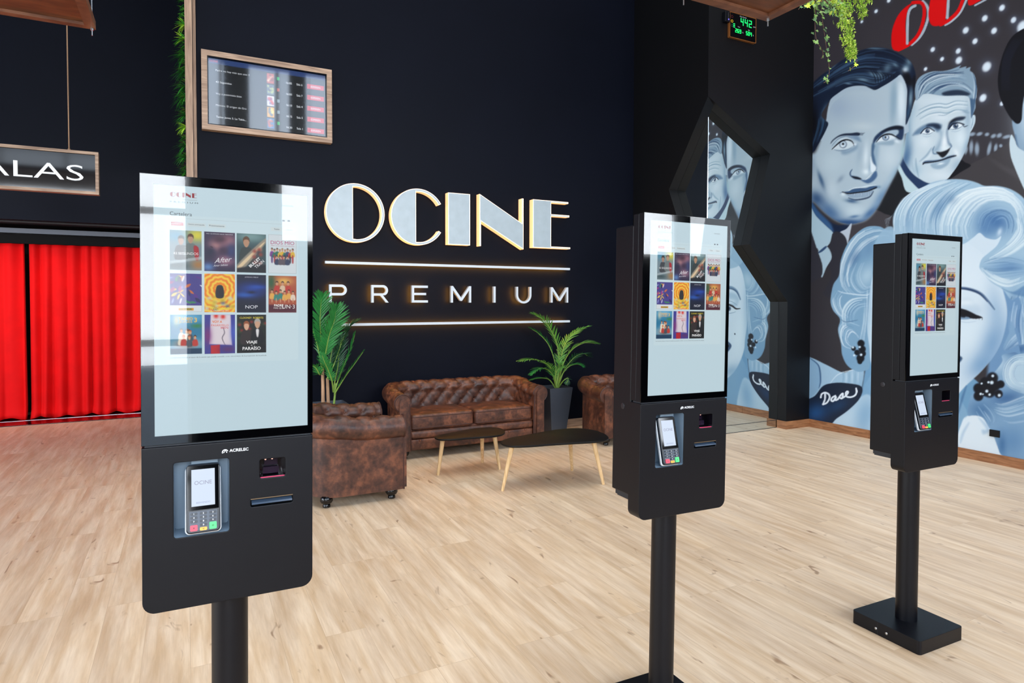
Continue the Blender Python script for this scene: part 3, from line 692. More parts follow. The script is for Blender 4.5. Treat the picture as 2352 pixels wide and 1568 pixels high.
for s, x, z, h in (('CO\u2082 Monitor', -.05, .105, .016), ('ppm', .158, .03, .014), ('Temp', -.08, -.012, .014), ('RH', .08, -.018, .013), ('\u00b0C', -.012, -.062, .014), ('%', .15, -.062, .014)): b = MB(); put_text(b, s, x, z, h=h, y=-.0306, bold=.01); b.build('lettering', wcol, t)
b = MB()
def ring(b, x, z, r, y=-.0306, w=.004):
    o_ = [(x + r * math.cos(2 * PI * k / 20), y, z + r * math.sin(2 * PI * k / 20)) for k in range(20)]; i_ = [(x + (r - w) * math.cos(2 * PI * k / 20), y, z + (r - w) * math.sin(2 * PI * k / 20)) for k in range(20)]
    b.add(o_ + i_, [(k, (k + 1) % 20, 20 + (k + 1) % 20, 20 + k) for k in range(20)])
ring(b, -.163, .088, .015); b.build('red_indicator', mat('dim_red', lin((90, 20, 26)), .5), t)
b = MB(); ring(b, -.163, .040, .015); b.build('yellow_indicator', mat('lit_yellow', lin((220, 180, 40)), .5, emis=lin((230, 190, 40)), estr=.7), t)
b = MB(); ring(b, -.163, -.006, .015); b.build('green_indicator', mat('dim_teal', lin((20, 80, 70)), .5), t)
p0 = at(1664, 42, 1, YC)
t = thing('plug_adapter', (p0.x, YC, p0.z), 'tiny black plug with blue light left of the CO2 monitor', 'plug')
b = MB(); b.box(-.035, .035, -.05, 0, -.055, .055); b.build('plug_body', BLACK, t, bevel=.006)
b = MB(); b.box(.006, .016, -.052, -.0495, -.035, -.022); b.build('status_light', mat('blue_led', (.1, .1, .9), .4, emis=(.15, .12, 1), estr=2), t)
b = MB(); b.box(.004, .009, -.0515, -.0495, -.02, .045); b.build('metal_strip', STEEL, t)
p0 = at(2285.5, 995, 0, XR)
b = MB(); b.box(XR - .014, XR - .001, p0.y - .042, p0.y + .042, p0.z - .032, p0.z + .032)
o = b.build('wall_socket', [BLACK], None, bevel=.003); props(o, 'small black square socket low on the painted portrait wall', 'socket')

# ------------------------------------------------------------------ hanging SALAS sign
t = thing('hanging_sign', (-1.36, 7.5, 2.546), 'hanging wood-framed black sign with white room lettering, over the red curtains', 'sign')
hw, hh = .605, .416; fw = .028
b = MB()
for pts in ([(-hw, 0), (hw, 0), (hw - fw, fw), (-hw + fw, fw)], [(-hw, hh), (-hw + fw, hh - fw), (hw - fw, hh - fw), (hw, hh)], [(-hw, 0), (-hw + fw, fw), (-hw + fw, hh - fw), (-hw, hh)], [(hw, 0), (hw, hh), (hw - fw, hh - fw), (hw - fw, fw)]): b.prism(pts, 1, 0, .09)
b.build('wooden_frame', OAKH, t, bevel=.002, merge=False)
b = MB(); b.box(-hw + fw, hw - fw, .02, .07, fw, hh - fw); b.build('panel', mat('gloss_black_panel', lin((14, 15, 18)), .07, spec=.7), t)
b = MB(); put_text(b, 'SALAS', .478, .125, w=.98, h=.152, y=.017, anchor='r', bold=-.004); b.build('lettering', WHITE, t)
for sx in (1, -1):
    x = sx * .36 + 0.0; b = MB()
    b.tube([(x, .045, hh), (x, .045, hh + 2.2), (x, .045, TOP - 2.546 - .001)], .006, 6); b.ball((x, .045, hh + .012), .012, 6); b.build('hanging_cord', mat('tan_cord', lin((150, 118, 92)), .8), t)

# ------------------------------------------------------------------ wooden canopies on rods
def canopy(lab, x0, x1, y0, y1, z, rods):
    t = thing('hanging_canopy', ((x0 + x1) / 2, (y0 + y1) / 2, z), lab, 'ceiling canopy')
    ax, ay = (x1 - x0) / 2, (y1 - y0) / 2; w = .055
    b = MB(); b.box(-ax + w, ax - w, -ay + w, ay - w, .018, .034); b.build('plywood_panel', CANOPY, t)
    b = MB()
    for pts in ([(-ax, -ay), (ax, -ay), (ax - w, -ay + w), (-ax + w, -ay + w)], [(-ax, ay), (-ax + w, ay - w), (ax - w, ay - w), (ax, ay)], [(-ax, -ay), (-ax + w, -ay + w), (-ax + w, ay - w), (-ax, ay)], [(ax, -ay), (ax, ay), (ax - w, ay - w), (ax - w, -ay + w)]): b.prism(pts, 2, 0, .05)
    b.build('rim', CANOPYE, t, merge=False, bevel=.002)
    for (x, y) in rods:
        b = MB(); X, Y = x - (x0 + x1) / 2, y - (y0 + y1) / 2
        b.tube([(X, Y, -.045), (X, Y, .1), (X, Y, TOP - z - .001)], .004, 8); b.lathe([(.010, -.012), (.010, 0), (.010, 0)], (X, Y), 8); b.build('threaded_rod', STEEL, t)
canopy('brown wooden ceiling panel hanging at the upper left corner', -2.6, -.487, 3.2, 4.81, 3.2, ((-.505, 4.79), (-2.5, 4.7), (-2.5, 3.3), (-.6, 3.3)))
canopy('brown wooden ceiling panel hanging in front of the corner pillar', 1.9, 3.165, .9, 2.80, 3.2, ((3.135, 2.77), (2.495, 2.79), (2.0, 1.0), (3.1, 1.0)))

# ------------------------------------------------------------------ red curtains in the opening at the left
t0 = thing('curtain_rail', (-3, 10.0, 2.25), 'grey curtain rail above the red curtains', 'curtain rail')
b = MB(); b.box(-3, 3.04, -.02, .06, .10, .16); b.build('rail', mat('grey_rail', lin((98, 104, 116)), .45), t0)
b = MB(); b.box(-3, 3.04, -.01, .05, -.03, .08); b.build('pelmet', mat('black_pelmet', lin((10, 8, 10)), .7, spec=.2), t0)
RED = mat('red_velvet', lin((222, 3, 12)), .75, noise=.06, nscale=5, spec=.2)
RED.node_tree.nodes['Principled BSDF'].inputs['Sheen Weight'].default_value = .15
RED.node_tree.nodes['Principled BSDF'].inputs['Sheen Tint'].default_value = (1, .1, .1, 1)
def curtain(lab, x0, x1, seed, edge_l=0, edge_r=0):
    rd = random.Random(seed); n = int((x1 - x0) / .008); folds = []; x = x0
    while x < x1: folds.append((x, rd.uniform(.7, 1.3), rd.uniform(-1, 1))); x += rd.uniform(.10, .20)
    b = MB(); rows = 40; vs = []; fs = []; ztop, zbot = 2.215, .022
    for j in range(rows + 1):
        v = j / rows; z = ztop + (zbot - ztop) * v
        for i in range(n + 1):
            x = x0 + (x1 - x0) * i / n
            ph = 0; k = max(i_ for i_, f_ in enumerate(folds) if f_[0] <= x + 1e-9); f0 = folds[k]; f1x = folds[k + 1][0] if k + 1 < len(folds) else x1
            u = (x - f0[0]) / max(1e-4, f1x - f0[0]); amp = (.034 + .022 * v) * f0[1]
            y = 9.99 - amp * math.sin(PI * u) ** 1.2 + .012 * math.sin(x * 31 + v * 2 + seed)
            zz = z; dx = 0
            if v > .93: y -= .05 * ((v - .93) / .07) ** 2 * (1 + .5 * math.sin(x * 17)); zz += .012 * math.sin(x * 23 + seed) * (v - .93) / .07
            if edge_r: dx += -edge_r * math.sin(PI * v) ** 1 * (x - x0) / (x1 - x0) * .5 + edge_r * .6 * max(0, v - .8) * 3 * (x - x0) / (x1 - x0)
            if edge_l: dx += -edge_l * (v ** 1.6) * (x1 - x) / (x1 - x0)
            dx += .010 * f0[2] * v
            vs.append((x + dx, y, zz))
    for j in range(rows):
        for i in range(n): a = j * (n + 1) + i; fs.append((a, a + n + 1, a + n + 2, a + 1))
    b.add(vs, fs); me = b.mesh('curtain')
    o = link('curtain', me, None, RED, smooth=True); props(o, lab, 'curtain', 'red velvet curtains')
    md = o.modifiers.new('s', 'SOLIDIFY'); md.thickness = .004
xg = at(62, 750, 1, 9.98).x
curtain('red velvet curtain left of the dark gap', -3.4, xg - .01, 3, edge_r=.0)
curtain('wide red velvet curtain right of the dark gap', xg + .035, .04, 8, edge_l=.015)

# ================================================================== ordering kiosks
KW = .1908
DX0, DX1, DZ0, DZ1 = -.1635, .1785, 1.184, 1.7685     # lit display
# ---- the picture on the display: page furniture and eleven generic poster pictures with the titles the photo shows
POST = [(-.131, -.064, 1.572, 1.665), (-.0585, .009, 1.571, 1.665), (.0125, .0795, 1.570, 1.665), (.085, .1515, 1.570, 1.666),
        (-.131, -.064, 1.474, 1.564), (-.0585, .0085, 1.473, 1.565), (.0125, .0795, 1.472, 1.565), (.085, .1515, 1.472, 1.564),
        (-.131, -.064, 1.374, 1.467), (-.0585, .0085, 1.373, 1.467), (.0125, .0795, 1.373, 1.467)]
def poster_picture(k):
    P = Paint(0, 40, 0, 56, 0.8, (.5, .5, .5)); rd = random.Random(40 + k)
    def fig(x, y, s, skin, hair, body):
        P.poly([(x - s * 1.1, y + s * 3.6), (x - s * .9, y + s * 1.2), (x, y + s * .8), (x + s * .9, y + s * 1.2), (x + s * 1.1, y + s * 3.6)], body, .5)
        P.poly([(x - s * .5, y), (x - s * .42, y - s * .7), (x, y - s * .95), (x + s * .42, y - s * .7), (x + s * .5, y), (x + s * .3, y + s * .6), (x, y + s * .85), (x - s * .3, y + s * .6)], skin, .4)
        P.poly([(x - s * .55, y - s * .1), (x - s * .5, y - s * .8), (x, y - s * 1.15), (x + s * .5, y - s * .8), (x + s * .55, y - s * .1), (x + s * .3, y - s * .5), (x - s * .3, y - s * .5)], hair, .4)
    if k == 0:
        P.poly([(0, 0), (40, 0), (40, 56), (0, 56)], (120, 140, 150), 1, 1, False); P.blob(34, 6, 12, 9, (220, 210, 60)); P.blob(8, 8, 12, 8, (70, 140, 170))
        fig(14, 15, 7, (170, 130, 110), (40, 30, 28), (60, 64, 70)); fig(26, 12, 7, (186, 146, 120), (90, 62, 40), (110, 120, 120)); P.poly([(30, 22), (36, 24), (36, 40), (32, 40)], (170, 30, 40)); P.blob(36, 48, 10, 7, (170, 120, 70)); P.blob(10, 50, 14, 5, (60, 80, 84))
        P.poly([(0, 44), (40, 36), (40, 40), (0, 48)], (196, 206, 210), 1, .6, False)
    if k == 1:
        P.poly([(0, 0), (40, 0), (40, 56), (0, 56)], (44, 34, 66), 1, 1, False); P.blob(30, 12, 12, 9, (176, 120, 130)); P.blob(14, 20, 9, 9, (196, 140, 140)); P.blob(20, 10, 10, 6, (70, 40, 60)); P.blob(8, 28, 8, 8, (30, 26, 60)); P.blob(28, 40, 12, 8, (160, 110, 130)); P.blob(5, 50, 8, 6, (90, 130, 190)); P.blob(35, 26, 6, 10, (50, 60, 110)); P.blob(24, 26, 6, 5, (60, 36, 66)); P.line([(8, 21), (11, 22)], 1, (30, 10, 20))
    if k == 2:
        P.poly([(0, 0), (40, 0), (40, 56), (0, 56)], (52, 74, 80), 1, 1, False); P.blob(20, 4, 24, 9, (118, 152, 152)); fig(13, 13, 8, (184, 140, 110), (96, 66, 44), (50, 60, 60)); P.poly([(0, 46), (36, 8), (40, 12), (6, 54)], (150, 140, 124), 1); P.poly([(2, 47), (34, 14), (35, 16), (5, 50)], (226, 200, 160), .5)
        for _ in range(9): P.blob(rd.uniform(20, 38), rd.uniform(22, 44), 3, 3, rd.choice([(150, 60, 50), (190, 160, 130), (50, 50, 60)]), .9)
        P.poly([(0, 50), (40, 44), (40, 56), (0, 56)], (18, 20, 30), 2, 1, False)
    if k == 3:
        P.poly([(0, 0), (40, 0), (40, 56), (0, 56)], (214, 224, 230), .1, 1, False)
        for i in range(9): fig(5 + i * 3.7, 22 + (i % 2) * 1.5, 2.6, (200, 150, 120), rd.choice([(60, 40, 30), (160, 130, 90)]), rd.choice([(60, 70, 110), (190, 60, 50), (120, 60, 140), (40, 110, 90), (220, 180, 60)])); P.poly([(4 + i * 3.7, 30), (6 + i * 3.7, 30), (6 + i * 3.7, 40), (4 + i * 3.7, 40)], rd.choice([(40, 40, 60), (170, 60, 60), (90, 60, 120)]))
        for i in range(4): fig(12 + i * 5, 33, 2.8, (200, 150, 120), (60, 50, 50), rd.choice([(50, 60, 90), (90, 80, 90)]))
    if k == 4:
        P.poly([(0, 0), (40, 0), (40, 47), (0, 47)], (70, 62, 140), .1, 1, False)
        for c in ((230, 190, 60), (150, 160, 220), (60, 140, 90), (210, 110, 60), (90, 50, 140), (230, 230, 240), (240, 200, 90), (40, 40, 90), (160, 60, 130)):
            for _ in range(3): x, y, a = rd.uniform(2, 38), rd.uniform(2, 43), rd.uniform(0, 3); P.line([(x, y), (x + 8 * math.cos(a), y + 8 * math.sin(a))], rd.uniform(2, 5), c, .95, .7)
        P.poly([(0, 47), (40, 47), (40, 56), (0, 56)], (222, 230, 234), .1, 1, False)
    if k == 5:
        for i in range(14, 0, -1): P.poly([(20 + i * 3 * math.cos(a) * (1 + .05 * math.sin(a * 12)), 22 + i * 3.2 * math.sin(a) * (1 + .05 * math.sin(a * 12))) for a in [j * PI / 20 for j in range(40)]], (240, 130, 30) if i % 2 else (250, 206, 70), .6, 1, False)
        for _ in range(26): P.blob(rd.uniform(3, 37), rd.uniform(34, 52), 3, 2.6, rd.choice([(240, 206, 70), (90, 100, 130), (210, 210, 190), (200, 170, 50)]), .9)
        P.poly([(16, 18), (24, 18), (25, 34), (15, 34)], (40, 40, 46), .6)
    if k == 6:
        P.poly([(0, 0), (40, 0), (40, 56), (0, 56)], (12, 18, 44), .1, 1, False); P.blob(20, 22, 24, 12, (24, 60, 150), .9); P.blob(10, 30, 14, 4, (40, 100, 200), .8); P.blob(28, 18, 12, 3, (30, 80, 190), .8); P.blob(20, 26, 6, 2, (10, 20, 50), .9)
    if k == 7:
        P.poly([(0, 0), (40, 0), (40, 56), (0, 56)], (172, 84, 56), .1, 1, False); P.blob(22, 8, 12, 6, (230, 180, 90)); P.blob(4, 10, 6, 14, (50, 90, 60))
        for i in range(3): fig(12 + i * 8, 12, 3.5, (206, 150, 116), (60, 36, 26), rd.choice([(220, 190, 160), (190, 60, 50), (90, 140, 110)]))
        for i in range(6): fig(5 + i * 6, 24 + (i % 2) * 2, 3, (206, 150, 116), (60, 36, 26), rd.choice([(230, 210, 190), (200, 60, 50), (60, 130, 120), (230, 170, 80)])); P.line([(5 + i * 6, 34), (5 + i * 6, 41)], 1.6, (206, 150, 116))
        P.poly([(0, 44), (40, 44), (40, 56), (0, 56)], (84, 34, 50), 2, 1, False)
    if k == 8:
        P.poly([(0, 0), (40, 0), (40, 56), (0, 56)], (40, 120, 160), .1, 1, False); P.blob(20, 4, 24, 8, (110, 180, 220)); P.blob(8, 8, 4, 8, (200, 200, 180)); P.blob(20, 42, 20, 8, (220, 235, 240)); P.blob(20, 42, 12, 6, (70, 50, 44)); P.blob(34, 16, 8, 3, (60, 130, 80))
        for _ in range(9): fig(rd.uniform(9, 32), rd.uniform(22, 34), 3.2, (216, 160, 120), rd.choice([(60, 40, 30), (200, 90, 40)]), rd.choice([(230, 220, 200), (190, 60, 50), (70, 80, 90)]))
        P.poly([(0, 48), (40, 48), (40, 56), (0, 56)], (24, 60, 90), 1, 1, False)
    if k == 9:
        P.poly([(0, 0), (40, 0), (40, 56), (0, 56)], (60, 62, 150), .1, 1, False); P.poly([(8, 0), (34, 0), (36, 44), (6, 42)], (226, 214, 222), 1, 1, False); P.blob(4, 30, 5, 14, (120, 50, 120)); P.blob(38, 26, 4, 14, (70, 90, 190)); P.line([(24, 18), (26, 26), (23, 34), (27, 44)], 1, (70, 60, 80)); P.poly([(8, 44), (20, 43), (20, 56), (8, 56)], (190, 30, 40), .5, 1, False); P.blob(15, 2, 3, 3, (220, 40, 30)); P.blob(24, 3, 3, 3, (220, 40, 30)); P.blob(30, 50, 10, 5, (90, 50, 110))
    if k == 10:
        P.poly([(0, 0), (40, 0), (40, 56), (0, 56)], (26, 30, 26), .1, 1, False)
        for _ in range(22): P.blob(rd.uniform(0, 40), rd.uniform(0, 40), 2.6, 2.2, rd.choice([(40, 80, 40), (150, 40, 36), (190, 90, 40), (30, 60, 34)]), .9)
        fig(13, 17, 7, (220, 170, 140), (150, 84, 50), (50, 40, 40)); fig(28, 14, 7.5, (206, 160, 130), (170, 166, 160), (20, 20, 26)); P.poly([(26, 22), (30, 22), (29, 32), (27, 32)], (230, 230, 230)); P.poly([(0, 44), (40, 44), (40, 56), (0, 56)], (16, 14, 18), 2, .9, False)
    return P
DISP = MB()
bgc = tuple(c ** 2.2 for c in (200 / 255, 224 / 255, 234 / 255))
DISP.add([(DX0, .0, DZ0), (DX1, .0, DZ0), (DX1, .0, DZ1), (DX0, .0, DZ1)], [(0, 1, 2, 3)], 0, [bgc] * 4)
def drect(x0, x1, z0, z1, col, y=-.0002): DISP.add([(x0, y, z0), (x1, y, z0), (x1, y, z1), (x0, y, z1)], [(0, 1, 2, 3)], 0, [tuple((c / 255) ** 2.2 for c in col)] * 4)
def dtext(s, x, z, h=None, w=None, col=(60, 66, 74), bold=0, y=-.0008, anchor='l', shear=0, rot=0): put_text(DISP, s, x, z, w=w, h=h, y=y, mi=0, bold=bold, anchor=anchor, col=tuple((c / 255) ** 2.2 for c in col), shear=shear, rot=rot)
drect(-.140, .156, 1.352, 1.70, (206, 228, 236)); 
# the small page logo in the lettering of the wall sign
def dpoly(pts, col, y=-.0008):
    from mathutils.geometry import tessellate_polygon
    DISP.add([(p[0], y, p[1]) for p in pts], [tuple(t) for t in tessellate_polygon([[Vector((p[0], p[1], 0)) for p in pts]])], 0, [tuple((c / 255) ** 2.2 for c in col)] * len(pts))
def mini_logo(x, z, h, col):
    s = h / .56
    def T(p): return [(x + (q[0] - 1.222) * s, z + (q[1] - 2.10) * s) for q in p]
    for c0 in (1.514, 2.165):
        dpoly(T([(c0 - .02, 2.378 - .28)] + arc(c0, 2.378, .29, 266, 94, 16)[::-1][::-1]), col)
        a1 = 90 if c0 < 2 else 31
        for (aa, ab) in (((-90, 90),) if c0 < 2 else ((31, 92), (268, 329))):
            o_ = arc(c0, 2.378, .29, aa, ab, 14); i_ = arc(c0, 2.378, .245, ab, aa, 14); dpoly(T(o_ + i_), col)
    dpoly(T([(2.496, 2.106), (2.749, 2.106), (2.749, 2.657), (2.496, 2.657)]), col)
    dpoly(T([(2.862, 2.104), (2.90, 2.104), (2.90, 2.356), (3.404, 2.087), (3.404, 2.658), (3.37, 2.658), (3.37, 2.379), (2.862, 2.670)]), col)
    dpoly(T([(3.527, 2.114), (4.025, 2.114), (4.025, 2.154), (3.765, 2.154), (3.765, 2.474), (4.011, 2.474), (4.011, 2.516), (3.765, 2.516), (3.765, 2.620), (3.997, 2.620), (3.997, 2.660), (3.527, 2.660)]), col)
mini_logo(-.130, 1.742, .0112, (150, 40, 50))
dtext('XPI', -.104, 1.7355, h=.0032); drect(-.130, -.108, 1.7367, 1.7372, (120, 128, 134)); drect(-.095, -.073, 1.7367, 1.7372, (120, 128, 134))
dtext('P R E M I U M', -.130, 1.7285, h=.0038, w=.0585, bold=.01)
dtext('Cartelera', -.1305, 1.699, h=.0085); dtext('CARTELERA', .1165, 1.7375, h=.0036, col=(90, 98, 104)); drect(-.130, .148, 1.6925, 1.6930, (168, 182, 186))
drect(-.128, -.102, 1.6755, 1.6840, (196, 46, 64)); dtext('Cartelera', -.1255, 1.678, h=.0035, col=(240, 225, 228))
for (a, b_, s) in ((-.095, -.055, 'Venta anticipada'), (-.050, -.012, 'Pr\u00f3ximamente'), (.091, .118, 'Todos'), (.120, .150, 'G\u00e9nero')):
    drect(a, b_, 1.6750, 1.6842, (214, 226, 228)); dtext(s, (a + b_) / 2, 1.678, w=(b_ - a) * .86 if len(s) > 8 else None, h=.0035, anchor='c')
drect(.118, .124, 1.700, 1.704, (60, 66, 80)); drect(.130, .136, 1.700, 1.704, (60, 66, 80))
for k, (x0, x1, z0, z1) in enumerate(POST):
    P = poster_picture(k); v, f, c = paint_geo(P, x0, x1, z0, z1, -.0006); DISP.add(v, f, 0, c)
    w = x1 - x0; xm = (x0 + x1) / 2
    if k == 0: dtext('42 SEGUNDOS', xm, z0 + .036, w=w * .78, h=.006, col=(240, 240, 240), bold=.02, anchor='c'); 
    if k == 1: dtext('NO QUERR\u00c1S QUE TERMINE', xm, z1 - .006, w=w * .86, h=.0028, col=(220, 220, 226), anchor='c'); dtext('After', xm - .012, z0 + .019, h=.012, col=(230, 230, 236), shear=.5, rot=.15); dtext('Amor Infinito', xm - .014, z0 + .011, w=.032, h=.005, col=(220, 220, 230), shear=.5, rot=.1)
    if k == 2: dtext('BULLET', xm - .002, z0 + .012, w=.032, h=.007, col=(240, 240, 240), bold=.03, rot=.75); dtext('TRAIN', xm + .011, z0 + .010, w=.026, h=.007, col=(240, 240, 240), bold=.03, rot=.75)
    if k == 3: dtext('DIOS M\u00cdO', xm, z1 - .024, w=w * .84, h=.011, col=(176, 36, 110), bold=.03, anchor='c'); dtext('\u00bfPERO QU\u00c9 NOS HAS HECHO?', xm, z1 - .029, w=w * .84, h=.003, col=(176, 36, 110), anchor='c')
    if k == 4: drect(xm - .016, xm + .016, z0 + .003, z0 + .009, (224, 150, 40), -.0007); dtext('SUPER', xm, z0 + .004, w=.026, h=.004, col=(60, 130, 60), bold=.03, anchor='c')
    if k == 5: dtext('minions', xm, z0 + .006, w=w * .6, h=.008, col=(240, 226, 60), bold=.03, anchor='c'); dtext('EL ORIGEN DE GRU', xm, z0 + .002, w=w * .6, h=.003, col=(240, 236, 210), anchor='c')
    if k == 6: dtext('JORDAN PEELE', xm, z1 - .008, w=w * .46, h=.003, col=(220, 220, 230), anchor='c', bold=.01); dtext('NOP', xm, z0 + .010, w=w * .42, h=.008, col=(226, 228, 236), bold=.02, anchor='c')
    if k == 7: dtext('PADRE', xm - .009, z0 + .015, w=.022, h=.006, col=(244, 240, 236), bold=.03, anchor='c'); dtext('M\u00c1S QUE', xm - .009, z0 + .009, w=.024, h=.005, col=(244, 240, 236), bold=.03, anchor='c'); dtext('UN\u00b73', xm + .014, z0 + .010, h=.010, col=(244, 240, 236), bold=.02, anchor='c')
    if k == 8: dtext('TADEO', xm - .001, z1 - .013, w=.030, h=.007, col=(240, 190, 70), bold=.03, anchor='c'); dtext('JONES', xm - .001, z1 - .021, w=.028, h=.007, col=(240, 190, 70), bold=.03, anchor='c'); dtext('3', xm + .020, z1 - .018, h=.011, col=(240, 200, 90), bold=.02, anchor='c')
    if k == 9: dtext('VOY A', xm - .006, z1 - .020, w=.022, h=.006, col=(230, 120, 50), bold=.03, anchor='c'); dtext('PAS\u00c1RMELO', xm, z1 - .028, w=.038, h=.006, col=(226, 90, 60), bold=.03, anchor='c'); dtext('BIEN', xm + .01, z1 - .034, w=.016, h=.005, col=(220, 60, 70), bold=.03, anchor='c')
    if k == 10: dtext('CLOONEY  ROBERTS', xm, z1 - .010, w=w * .8, h=.0045, col=(240, 220, 60), bold=.02, anchor='c'); dtext('VIAJE', xm, z0 + .021, w=w * .38, h=.009, col=(244, 244, 244), bold=.02, anchor='c'); dtext('AL', xm, z0 + .0175, h=.0025, col=(244, 244, 244), anchor='c'); dtext('PARA\u00cdSO', xm, z0 + .007, w=w * .62, h=.010, col=(244, 244, 244), bold=.02, anchor='c')
dtext('Los horarios indican el inicio de la sesi\u00f3n que puede coincidir, o no, con el inicio de la proyecci\u00f3n de la pel\u00edcula', -.132, 1.3635, w=.212, h=.0042, col=(84, 92, 100))
SCRM = attr_mat('kiosk_screen_picture', .4, .86, .2, 0)

KG = 'black ordering kiosks standing in a row'
def make_kiosk():
    t = thing('ordering_kiosk', (0, 0, 0), 'x', 'kiosk', group=KG)
    # base plate
    b = MB(); yb = .10; b.prism(rrect(-.1525, .1525, yb - .158, yb + .158, .014, 4), 2, 0, .06); b.build('base_plate', BLACK, t, bevel=.003)
    b = MB(); b.box(-.1530, -.1524, yb + .030, yb + .0312, .002, .058); b.build('base_seam', DARKIN, t)
    for y in (.05, -.0): b = MB(); b.ball((-.1528, yb + y - .01, .026), .006, 5, sc=(.3, 1, 1)); b.build('screw', STEEL, t)
    b = MB(); b.lathe([(.0435, .06), (.0435, .85)], (0, .10), 40); b.build('pole', BLACK, t, smooth=True, merge=True)
    # rear cabinet
    b = MB(); b.box(-.1860, .1860, .060, .162, .838, 1.755); b.build('rear_cabinet', BLACK, t, bevel=.004)
    b = MB(); b.box(-.170, .170, .066, .150, .815, .838); b.box(-.178, -.170, .066, .150, .822, .838); b.build('cable_tray', DARKIN, t)
    b = MB(); b.lathe([(.0001, 0), (.009, .001), (.0105, .0005), (.011, -.004)], n=20); o = b.build('lock', mat('dark_lock_metal', lin((60, 60, 64)), .35, .6), t, smooth=True); o.location = (-.1862, .105, 1.137); o.rotation_euler = (0, R(-90), 0)
    # screen housing
    b = MB(); z0, z1 = 1.1635, 1.7906
    b.box(-KW + .002, KW - .002, .0035, .030, z0, z1); b.box(-KW + .003, KW - .003, .031, .060, z0 + .001, z1 - .001)
    hs = b.build('screen_housing', BLACK, t, bevel=.002, merge=False)
    b = MB(); v, f = plate([(-KW, z0), (KW, z0), (KW, z1), (-KW, z1)], [[(DX0, DZ0), (DX1, DZ0), (DX1, DZ1), (DX0, DZ1)]], .0035); b.add(v, f); b.build('bezel', BEZEL, t)
    me = DISP.mesh('display'); ca = me.color_attributes.new('paint', 'FLOAT_COLOR', 'POINT')
    a = np.ones((len(DISP.v), 4), dtype=np.float32); a[:, :3] = np.array(DISP.c, dtype=np.float32); ca.data.foreach_set('color', a.ravel())
    o = link('display', me, t, SCRM, loc=(0, .0030, 0))
    b = MB(); b.quad((-KW + .001, -.0005, z0 + .001), (KW - .001, -.0005, z0 + .001), (KW - .001, -.0005, z1 - .001), (-KW + .001, -.0005, z1 - .001)); b.build('glass_pane', glass_mat('touch_glass', (1, 1, 1), 1.52, 1.15), t)
    b = MB(); b.box(-KW + .006, KW - .004, .006, .05, 1.1585, 1.1637); b.build('shadow_gap', DARKIN, t)
    # lower box: bent plate with rounded bottom corners and real openings
    Z0, Z1 = .7686, 1.1580
    out = rrect(-KW, KW, Z0, Z1, .028, 7, (1, 1, 0, 0))
    nic = rrect(-.1255, -.0055, .9395, 1.1185, .006, 3); sca = rrect(.0640, .1245, 1.0600, 1.1070, .005, 3); slo = rrect(.0430, .1420, .9910, 1.0100, .004, 3)
    b = MB(); v, f = plate(out, [nic, sca, slo], .006, .0018); b.add(v, f)
    n = len(out)
    ins = [(p[0] * .9995, p[1] + .0002) for p in out]
    b.add([(p[0], .004, p[1]) for p in ins] + [(p[0], .060, p[1]) for p in ins], [(i, (i + 1) % n, (i + 1) % n + n, i + n) for i in range(n)])
    b.add([(p[0], .060, p[1]) for p in ins], [tuple(range(n))])
    b.build('lower_box', BLACK, t, fixn=True)
    def recess(name, o_, y1, m_, shrink=1.0, floor_z=0):
        b = MB(); n = len(o_); cx = sum(p[0] for p in o_) / n; cz = sum(p[1] for p in o_) / n
        q = [(cx + (p[0] - cx) * shrink, cz + (p[1] - cz) * shrink + floor_z) for p in o_]
        b.add([(p[0], .0015, p[1]) for p in o_] + [(p[0], y1, p[1]) for p in q], [((i + 1) % n, i, i + n, (i + 1) % n + n) for i in range(n)] + [tuple(range(n, 2 * n))]); return b.build(name, m_, t, fixn=False)
    recess('terminal_niche', nic, .052, GREYPL, .985, .004)
    b = MB(); b.box(-.088, -.030, .026, .0275, 1.106, 1.1175); b.build('niche_flap', GREYPL, t)
    recess('scanner_window', sca, .045, mat('scanner_smoked', lin((22, 20, 26)), .15), .95)
    b = MB(); b.box(.074, .112, .028, .044, 1.064, 1.080); b.box(.078, .110, .038, .044, 1.083, 1.098); b.build('scanner_head', mat('scanner_dark_lens', lin((34, 24, 40)), .2), t)
    b = MB(); b.ball((.080, .030, 1.100), .0022, 5); b.ball((.096, .030, 1.1005), .0022, 5); b.build('scanner_lamps', mat('scanner_lamps_red', (.8, .5, .4), .4, emis=(1, .45, .35), estr=1.5), t)
    b = MB(); b.box(.065, .1235, .002, .006, 1.0602, 1.0618); b.build('scanner_sill', mat('scanner_red_glow', (.5, .05, .12), .3, emis=(.9, .08, .2), estr=.35), t)
    recess('receipt_slot', slo, .03, mat('slot_inside', lin((16, 17, 20)), .3))
    b = MB(); b.prism([(-.004, .9975), (.010, 1.0015), (.010, 1.0055), (-.003, 1.0015)], 0, .045, .140); b.build('slot_lip', mat('glossy_slot_lip', lin((60, 74, 92)), .12, spec=.8), t)
    b = MB(); b.box(.043, .142, -.0008, .001, 1.0095, 1.0115); b.build('slot_edge', mat('brass_edge', lin((130, 110, 86)), .35, .5), t)
    # printed maker's mark and name
    b = MB(); ar = arc(-.0145, 1.1335, .0072, 20, 200, 14); ai = arc(-.0145, 1.1335, .0050, 200, 20, 14); b.prism(ar + ai, 1, -.0008, -.0002)
    b.prism([(-.0145, 1.1400), (-.0185, 1.1320), (-.0168, 1.1320), (-.0140, 1.1378), (-.0118, 1.1320), (-.0096, 1.1320)], 1, -.0008, -.0002)
    put_text(b, 'ACRELEC', -.0050, 1.1330, w=.043, h=.0072, y=-.0006, bold=.02); b.build('maker_print', WHITE, t, merge=False)
    # card terminal leaning in the niche
    tb = MB(); tw, tl, td = .037, .080, .016
